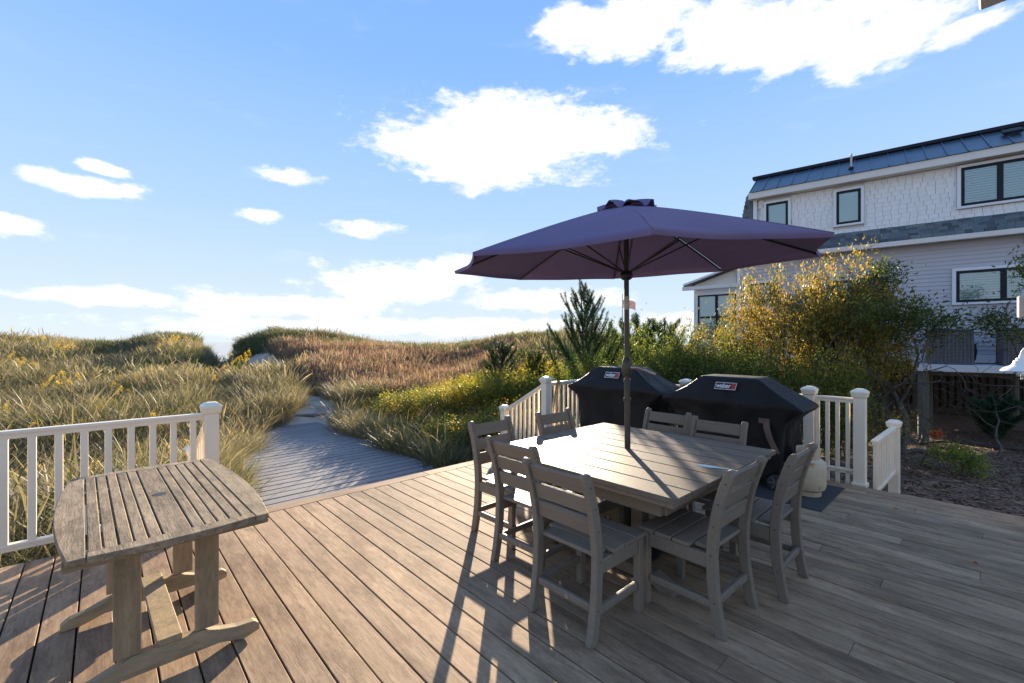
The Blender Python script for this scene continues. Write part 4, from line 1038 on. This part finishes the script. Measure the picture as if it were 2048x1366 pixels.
x, y = pxy(1800, 7.9); plant('bare_tree', 'twisted small tree with mostly bare pale limbs and dark leaves on top', 'tree', bt, x, y, 1, 0.0, top=ztop(505, 7.9), wide=3.2)
x, y = pxy(2110, 8.3); plant('bare_tree', 'second leafy small tree partly outside, in front of the big window', 'tree', bt, x, y, 1, 2.4, top=ztop(508, 8.6), wide=2.8)

def pine(seed, h, nbr, nlen, mat, up=.9, dens=150, barkm='bark'):
    rng = np.random.default_rng(seed); mb = MB(); NP = []; ND = []
    def twig(p, d, L, r):
        pts = [p]; q = np.array(p, float); dd = np.array(d, float); dd /= np.linalg.norm(dd); n = 5
        for i in range(n):
            dd = dd + np.array([0, 0, .16 * up]) + rng.normal(size=3) * .05; dd /= np.linalg.norm(dd); q2 = q + dd * L / n
            m = int(dens * L / n / .2); t = rng.uniform(0, 1, m)[:, None]; NP.append(q + (q2 - q) * t); rr_ = rng.normal(size=(m, 3)); rr_ /= np.linalg.norm(rr_, axis=1, keepdims=True); ND.append(dd * .75 + rr_ * .75)
            q = q2; pts.append(q.copy())
        mb.tube(pts, [r * (1 - .7 * i / n) for i in range(n + 1)], 4, False); return pts
    trunk = twig((0, 0, h * .35), (.03, .02, 1), h * .65, .03); mb.tube([(0, 0, -.1), (0, 0, h * .36)], [.05, .03], 7, False)
    for b in range(nbr):
        z = h * (.12 + .72 * (b / nbr) ** .9); th = b * 2.4 + rng.uniform(-.4, .4); L = (h - z) * .42 * rng.uniform(.7, 1.1) + .16
        pts = twig((0, 0, z), (math.cos(th), math.sin(th), .85), L, .014)
        for k in range(rng.integers(4, 8)):
            j = rng.integers(1, 6); th2 = th + rng.normal() * .9; twig(pts[min(j, 5)], (math.cos(th2) * .8, math.sin(th2) * .8, .75), L * rng.uniform(.35, .6), .007)
    P = np.concatenate(NP); Dn = np.concatenate(ND); tm_ = mb.mesh('trunk', 0, 60); tm_.materials.append(MT[barkm])
    return tm_, leaves_mesh('crown', P, Dn, nlen, mat, rng, .10, 0)
p_a = pine(31, 2.9, 34, .055, 'needle', dens=130); p_b = pine(32, 1.5, 18, .05, 'needle', dens=150); p_c = pine(33, 1.0, 9, .09, 'needle_soft', .6, 160)
x, y = pxy(1168, 10.6); plant('pine_tree', 'tall young pine with upright candles against the sky', 'tree', p_a, x, y, 1, .4, top=ztop(568, 10.6), wide=1.55)
x, y = pxy(1003, 13.2); plant('pine_tree', 'small bright green pine sapling standing alone left of the tall pine', 'tree', p_b, x, y, 1, 1.4, top=ztop(685, 13.2), wide=1.25)
x, y = pxy(1073, 12.4); plant('pine_tree', 'tiny pine sapling squeezed between bayberry mounds', 'tree', p_b, x, y, 1, 2.6, top=ztop(703, 12.4), wide=.9)
x, y = pxy(1283, 13.0); plant('pine_tree', 'pine top rising over the shrubs right of the umbrella pole', 'tree', p_b, x, y, 1, 3.1, top=ztop(632, 13))
x, y = pxy(1325, 13.4); plant('pine_tree', 'pine top over the shrubs, closer to the sunroom', 'tree', p_b, x, y, 1, .9, top=ztop(640, 13.4))
x, y = pxy(1992, 9.0); plant('pine_tree', 'soft needled little pine on a thin stem before the dark piles', 'tree', p_c, x, y, 1, .5, top=ztop(790, 9.0))
x, y = pxy(1700, 10.2); plant('green_shrub', 'dark shrub filling the gap below the grey house skirt', 'shrub', grn_b, x, y, .8, 2.2)
bush = shrub_meshes(41, .62, 8, 0, .050, 1900, 'leaf_bush', 'bark', lean=1.0, jitter=.06, stem_r=.009)
x, y = pxy(1893, 6.35); bo = plant('small_bush', 'small yellow-green bush with an orange-red tuft on the mulch', 'bush', bush, x, y, .86, .3)
rng = np.random.default_rng(9); ob('red_tuft', leaves_mesh('red_tuft', rng.normal(size=(170, 3)) * .035 + np.array([-.20, .02, .66]), rng.normal(size=(170, 3)) + np.array([0, 0, .8]), .055, 'leaf_red', rng), None, bo)
thin = shrub_meshes(42, 1.0, 4, 0, .055, 420, 'leaf_gold', 'bark', lean=.8, jitter=.07, stem_r=.010, minz=.3)
for px, d, s, lab in ((1815, 6.9, 1.0, 'thin yellow sapling just behind the capped low post'), (1770, 7.0, .9, 'thin sapling with few orange leaves behind the tall corner post')):
    x, y = pxy(px, d); plant('sapling', lab, 'sapling', thin, x, y, s, px * .3)

# ------------------------------------------------------------------ dune grass (instanced tufts)
def tuft(seed, n, h, spread, lean, w, droop, heads=0):
    rng = np.random.default_rng(seed); V = []; F = []; A = []; seg = 4
    for i in range(n):
        th = rng.uniform(0, 6.28); r = spread * math.sqrt(rng.random()); bx, by = r * math.cos(th), r * math.sin(th); t2 = th + rng.normal() * 1.3
        L = h * rng.uniform(.4, 1.2); l = lean * rng.uniform(.1, 1.1); d = np.array([l * math.cos(t2), l * math.sin(t2), 1.0]); d /= np.linalg.norm(d); p = np.array([bx, by, -.03])
        sd = np.array([-math.sin(t2), math.cos(t2), 0]) if rng.random() < .6 else rng.normal(size=3); sd = sd / np.linalg.norm(sd); o = len(V); ww = w * rng.uniform(.6, 1.3); a = rng.random(); hd = rng.random() < heads
        for s in range(seg + 1):
            t = s / seg; wd = ww * (1 - .85 * t) * .5
            if hd and s >= seg - 1: wd = ww * (1.5 if s == seg - 1 else .5)
            V += [p - sd * wd, p + sd * wd]; A += [a, a]
            d = d + np.array([math.cos(t2), math.sin(t2), 0]) * droop * .25 * (t + .15) - np.array([0, 0, droop * .22 * t]); d /= np.linalg.norm(d); p = p + d * L / seg
        for s in range(seg): F.append((o + 2 * s, o + 2 * s + 1, o + 2 * s + 3, o + 2 * s + 2))
    return np.array(V), np.array(F), np.array(A)
def scatter(name, label, variants, mat, pts, scales, seed):
    """one stuff object: points carry rotation, scale and variant; a node tree puts a tuft on each"""
    rng = np.random.default_rng(seed); me = bpy.data.meshes.new(name); n = len(pts); me.vertices.add(n); me.vertices.foreach_set('co', np.asarray(pts, np.float32).ravel())
    rot = np.stack([rng.normal(size=n) * .10, rng.normal(size=n) * .10, rng.uniform(0, 6.28, n)], 1).astype(np.float32)
    at = me.attributes.new('rot', 'FLOAT_VECTOR', 'POINT'); at.data.foreach_set('vector', rot.ravel())
    at = me.attributes.new('scl', 'FLOAT', 'POINT'); at.data.foreach_set('value', np.asarray(scales, np.float32))
    at = me.attributes.new('var', 'INT', 'POINT'); at.data.foreach_set('value', rng.integers(0, len(variants), n).astype(np.int32))
    o = ob(name, me); o['kind'] = 'stuff'; o['label'] = label; o['category'] = 'grass'
    g = bpy.data.node_groups.new(name, 'GeometryNodeTree'); g.interface.new_socket('Geometry', in_out='INPUT', socket_type='NodeSocketGeometry'); g.interface.new_socket('Geometry', in_out='OUTPUT', socket_type='NodeSocketGeometry')
    N = g.nodes; Lk = g.links; gi = N.new('NodeGroupInput'); go = N.new('NodeGroupOutput'); iop = N.new('GeometryNodeInstanceOnPoints'); m2p = N.new('GeometryNodeMeshToPoints'); Lk.new(gi.outputs[0], m2p.inputs[0]); Lk.new(m2p.outputs[0], iop.inputs['Points'])
    gj = N.new('GeometryNodeGeometryToInstance')
    for vmesh in reversed(variants):
        vo = bpy.data.objects.new('tuft', vmesh); oi = N.new('GeometryNodeObjectInfo'); oi.inputs[0].default_value = vo; oi.inputs['As Instance'].default_value = False; Lk.new(oi.outputs['Geometry'], gj.inputs[0])
    def named(nm, typ):
        q = N.new('GeometryNodeInputNamedAttribute'); q.data_type = typ; q.inputs[0].default_value = nm; return [s for s in q.outputs if s.enabled and s.name == 'Attribute'][0]
    Lk.new(gj.outputs[0], iop.inputs['Instance']); iop.inputs['Pick Instance'].default_value = True
    Lk.new(named('var', 'INT'), iop.inputs['Instance Index'])
    e2r = N.new('FunctionNodeEulerToRotation'); Lk.new(named('rot', 'FLOAT_VECTOR'), e2r.inputs[0]); Lk.new(e2r.outputs[0], iop.inputs['Rotation'])
    cx_ = N.new('ShaderNodeCombineXYZ'); s_ = named('scl', 'FLOAT')
    for q in range(3): Lk.new(s_, cx_.inputs[q])
    Lk.new(cx_.outputs[0], iop.inputs['Scale']); Lk.new(iop.outputs[0], go.inputs[0])
    md = o.modifiers.new('tufts', 'NODES'); md.node_group = g
    return o
MT['grass_gold'] = leafmat('golden dune grass', [(0, (.050, .072, .026)), (.30, (.11, .118, .052)), (.62, (.28, .23, .135)), (.88, (.46, .375, .25)), (1, (.60, .51, .37))], .45, nscale=.35, mixn=.35, inst=True, rough=.55)
MT['grass_green'] = leafmat('green dune grass', [(0, (.036, .062, .028)), (.45, (.08, .10, .048)), (.8, (.165, .165, .085)), (1, (.33, .29, .17))], .42, nscale=.4, mixn=.35, inst=True, rough=.55)
MT['grass_red'] = leafmat('reddish bluestem grass', [(0, (.085, .062, .036)), (.35, (.19, .118, .080)), (.7, (.33, .22, .162)), (1, (.52, .42, .34))], .45, nscale=.4, mixn=.35, inst=True, rough=.6)
def tufts(seed0, mat, k, **kw):
    out = []
    for i in range(k):
        kk = dict(kw)
        if i % 5 == 4: kk.update(n=int(kw['n'] * .35), h=kw['h'] * 1.25, lean=kw['lean'] * .8, heads=.7, droop=kw['droop'] * .7)   # thin tall stalks with seed heads
        V, F, A = tuft(seed0 + i, **kk); out.append(fast_mesh('tuft', V, F, mat, {'rnd': A}))
    return out
tv_gold = tufts(100, 'grass_gold', 6, n=85, h=.54, spread=.22, lean=.58, w=.0068, droop=1.0, heads=.22)
tv_fine = tufts(150, 'grass_gold', 6, n=125, h=.60, spread=.23, lean=.62, w=.0042, droop=1.15, heads=.16)
tv_green = tufts(200, 'grass_green', 4, n=64, h=.55, spread=.20, lean=.45, w=.0090, droop=.8, heads=.08)
tv_red = tufts(300, 'grass_red', 5, n=80, h=.52, spread=.20, lean=.45, w=.0065, droop=.5, heads=.45)
rng = np.random.default_rng(77)
def cand(n, y0, y1, px0=-650, px1=1500):
    """even density on the ground inside a wedge of directions"""
    y = np.sqrt(rng.uniform(y0 * y0, y1 * y1, n)); px = rng.uniform(px0, px1, n); return (px - 1024) / 888 * y, y, px
def allowed(x, y, margin=.12):
    a = .7355 * x + .6776 * y; b = -.6776 * x + .7355 * y
    ondeck = (b < 4.66) & (a > -2.4) & (a < 6.8)
    edge = .18 * np.sin(b * 2.1) + .12 * np.sin(b * 5.3 + 1)
    left = 1.02 + 1.0 * sstep(6.0, 10.5, b) + .9 * sstep(9.5, 12, b) + edge * .8
    onwalk = (a > left) & (a < 4.12 + .10 * np.sin(b * 3)) & (b > 4.3) & (b < 12.0)
    st = (a > .45) & (a < 5.0) & (b < 6.2)
    hedge = (a > 4.3) & (b < 12.3) & (b > 4.3) & (rng.random(np.shape(x)) < .97)
    rightyard = hedge | (a > 5.6) & (x > 2.2) & (y < 15.0)
    return ~(ondeck | onwalk | st | rightyard) & (trail_dist(x, y) > .10 + margin + .16 * np.sin(x * 1.7 + y) + .35 * (1 - sstep(12.5, 15, y)) + .5 * sstep(19, 21, y) * (1 - sstep(23, 25, y)) + 1.0 * sstep(25, 27, y))
def zone_fields(x, y, px):
    nz = bumps(x, y, .5, 10, 7)
    red = sstep(560, 640, px + 60 * nz) * (1 - sstep(1000, 1080, px)) * sstep(12.5, 14.5, y + nz)
    red = np.clip(red * .88 - .75 * sstep(23.5, 27, y + 1.5 * nz), 0, 1)
    green = np.clip(sstep(18, 26, y + 4 * nz) * .65 * (px > 180) + .30 * (nz > .45), 0, 1) * (1 - red)
    return red, green
# near and middle ground
sets = {'gold': [], 'green': [], 'red': [], 'fine': []}
for n, y0, y1, smin, smax, p0, p1 in ((12500, 2.6, 9, .75, 1.2, -700, 1000), (19000, 9, 18, .75, 1.2, -350, 1100), (26000, 18, 33, .75, 1.2, -250, 1300), (3000, 33, 44, .9, 1.3, -150, 1300)):
    x, y, px = cand(n, y0, y1, p0, p1); ok = allowed(x, y); x, y, px = x[ok], y[ok], px[ok]
    bare = bumps(x, y, 1.2, 8, 11); keep = (bare > -1.15) | (rng.random(len(x)) < .3); x, y, px = x[keep], y[keep], px[keep]
    red, green = zone_fields(x, y, px); u_ = rng.random(len(x)); s_ = rng.uniform(smin, smax, len(x)) * (1 + .26 * bumps(x, y, .9, 8, 5)) * (.75 + .5 * rng.random(len(x)) ** 2)
    kind = np.where(u_ < red, 2, np.where(u_ < red + green, 1, 0)); P = np.stack([x, y, ground(x, y) - .01], 1)
    kind = np.where((kind == 0) & (y < 13 + 2 * rng.random(len(x))), 3, kind)
    for i, nm in enumerate(('gold', 'green', 'red', 'fine')): sets[nm].append((P[kind == i], s_[kind == i]))
GRASS = {'gold': ('dune_grass', 'golden arching beach grass on the wide dune field, away from the railing', tv_gold), 'fine': ('dune_grass', 'fine straw coloured grass right behind the long railing', tv_fine), 'green': ('dune_grass', 'greener beach grass on the dune crests near the sea gap', tv_green), 'red': ('bluestem_grass', 'reddish upright bluestem grass on the slope beyond the boardwalk', tv_red)}
for i, (nm, (on, lab, tv)) in enumerate(GRASS.items()):
    P = np.concatenate([q[0] for q in sets[nm]]); S = np.concatenate([q[1] for q in sets[nm]]); scatter(on, lab, tv, None, P, S, 500 + i)
# a fringe of grass at the foot of the low shrubs and along the right walk edge
pts = []
for i in range(240):
    b = rng.uniform(6.0, 11.6); a = 4.18 + abs(rng.normal()) * .3; p = D(a, b); pts.append((p.x, p.y, gz(p.x, p.y) - .01))
scatter('dune_grass', 'drooping green grass fringe along the shrub side of the boardwalk', tv_green, None, np.array(pts), rng.uniform(.25, .48, len(pts)), 700)

# wood chips and litter on the mulch bed
MT['chips'] = leafmat('bark chips', [(0, (.09, .05, .034)), (.5, (.19, .11, .07)), (.85, (.30, .19, .12)), (1, (.44, .34, .23))], .05, nscale=3, mixn=.2, inst=True, rough=.9)
def chip(seed):
    r = np.random.default_rng(seed); V = []; F = []; A = []
    for i in range(9):
        c = np.array([r.uniform(-.09, .09), r.uniform(-.09, .09), r.uniform(.0, .012)]); t = r.uniform(0, 3.14); L, w = r.uniform(.012, .035), r.uniform(.004, .011); d = np.array([math.cos(t), math.sin(t), r.uniform(-.3, .3)]); e = np.array([-math.sin(t), math.cos(t), r.uniform(-.3, .3)]); o = len(V)
        V += [c - d * L - e * w, c + d * L - e * w, c + d * L * .9 + e * w, c - d * L * .8 + e * w]; F.append((o, o + 1, o + 2, o + 3)); A += [r.random()] * 4
    return fast_mesh('chip', np.array(V), np.array(F), 'chips', {'rnd': np.array(A)})
n = 5500; cy_ = rng.uniform(4.2, 12, n); cx0 = rng.uniform(.70, 1.35, n) * cy_; aa = .7355 * cx0 + .6776 * cy_; okc = (aa > 7.3 + .5 * np.sin(cy_ * 2.0)) 
P = np.stack([cx0[okc], cy_[okc], ground(cx0[okc], cy_[okc]) + .004], 1)
o = scatter('mulch_chips', 'brown bark mulch and litter on the ground right of the side steps', [chip(q) for q in range(5)], None, P, rng.uniform(.7, 1.4, len(P)), 900); o['category'] = 'mulch'

# goldenrod
def goldenrod_meshes(seed):
    r = np.random.default_rng(seed); mb = MB(); LP = []; LD = []; FP = []
    for s in range(5):
        th = r.uniform(0, 6.28); tip = np.array([.16 * math.cos(th), .16 * math.sin(th), r.uniform(.62, .88)]); mb.tube([(0.02 * s - .04, 0, 0), tuple(tip * np.array([.4, .4, .55])), tuple(tip)], [.005, .004, .002], 4, False)
        for t in np.linspace(.2, .85, 12): LP.append(tip * t * np.array([t, t, 1])); LD.append(np.array([math.cos(t * 40), math.sin(t * 40), .35]))
        for q in range(70):
            t = r.random(); FP.append(tip + np.array([math.cos(th), math.sin(th), .1]) * .12 * t + np.array([0, 0, .06 - .16 * t * t]) + r.normal(size=3) * .018)
    sm2 = mb.mesh('stem', 0, 60); sm2.materials.append(MT['leaf_green']); LP = np.array(LP); FP = np.array(FP)
    return sm2, leaves_mesh('foliage', LP, np.array(LD), .09, 'leaf_green', r, .2), leaves_mesh('flower_plume', FP, r.normal(size=FP.shape) + np.array([0, 0, .5]), .022, 'goldflower', r, .8)
MT['goldflower'] = leafmat('goldenrod flowers', [(0, (.55, .36, .02)), (1, (.62, .47, .05))], .35)
gm = [goldenrod_meshes(s) for s in (1, 2)]
GPX = [(475, 17.5, 1.3), (462, 17.2, 1.2), (490, 17.8, 1.35), (410, 15.5, 1.1), (120, 12.5, 1.1), (105, 12.2, 1.0), (135, 12.9, 1.1), (205, 10.5, .95), (255, 13, 1.0), (310, 15, 1.0), (95, 7.6, .9), (60, 16, 1.2), (115, 21, 1.4), (130, 21.4, 1.4), (30, 17.8, 1.2), (358, 22, 1.5), (330, 20.5, 1.3), (155, 8.4, .9), (290, 8.2, .9), (52, 5.6, .8), (160, 5.5, .85), (285, 6.1, .8), (350, 6.6, .8), (185, 9.4, 1.0), (240, 11.5, 1.0), (20, 9.5, 1.0), (425, 13.8, 1.0), (75, 24, 1.4), (-60, 12, 1.1), (-30, 8, .9)]
for i, (px, d, s) in enumerate(GPX):
    x, y = pxy(px, d); g_ = gm[i % 2]
    t = thing('goldenrod', 'yellow goldenrod plume in the golden dune grass beyond the long railing', 'flower', (x, y, gz(x, y)), i * 1.3, 'goldenrods in the dune grass'); s *= .95; t.scale = (s, s, s)
    ob('stem', g_[0], None, t); ob('foliage', g_[1], None, t); ob('flower_plume', g_[2], None, t)['kind'] = 'stuff'

# dark shrubs on the dune tops
crest = shrub_meshes(51, 1.0, 8, 0, .06, 3600, 'leaf_dark', 'bark', lean=1.2, jitter=.12, minz=.05)
for (px, d, s), lab in zip(((548, 29.0, 1.0), (490, 27.5, 1.0), (960, 38, 1.2), (1060, 37, 1.4), (410, 28.5, .7)), ('dark bush on the highest dune top right of the sea gap', 'dark drooping bush at the right lip of the sea gap', 'dark bush clump on the far dune behind the small pine', 'dark bush on the far dune beside the rope posts', 'small dark bush at the left lip of the sea gap')):
    x, y = pxy(px, d); plant('dune_bush', lab, 'bush', crest, x, y, s, px * .2, 'dark bushes on the dune tops', -.1)

# leaf litter and a few dead leaves on the planks
lf = bpy.data.meshes.new('dead_leaf')
lm = leaves_mesh('dead_leaf', np.array([[0, 0, .002]]), np.array([[1, 0, .05]]), .03, 'leaf_red', np.random.default_rng(3), .6, .5)
for a, b in ((4.63, .75), (5.30, .62), (4.4, .10)):
    o = ob('dead_leaf', lm, None, None, D(a, b, .003), a * 7); tag(o, 'small dry orange leaf lying on the shaded deck planks', 'leaf', 'dry leaves on the deck')
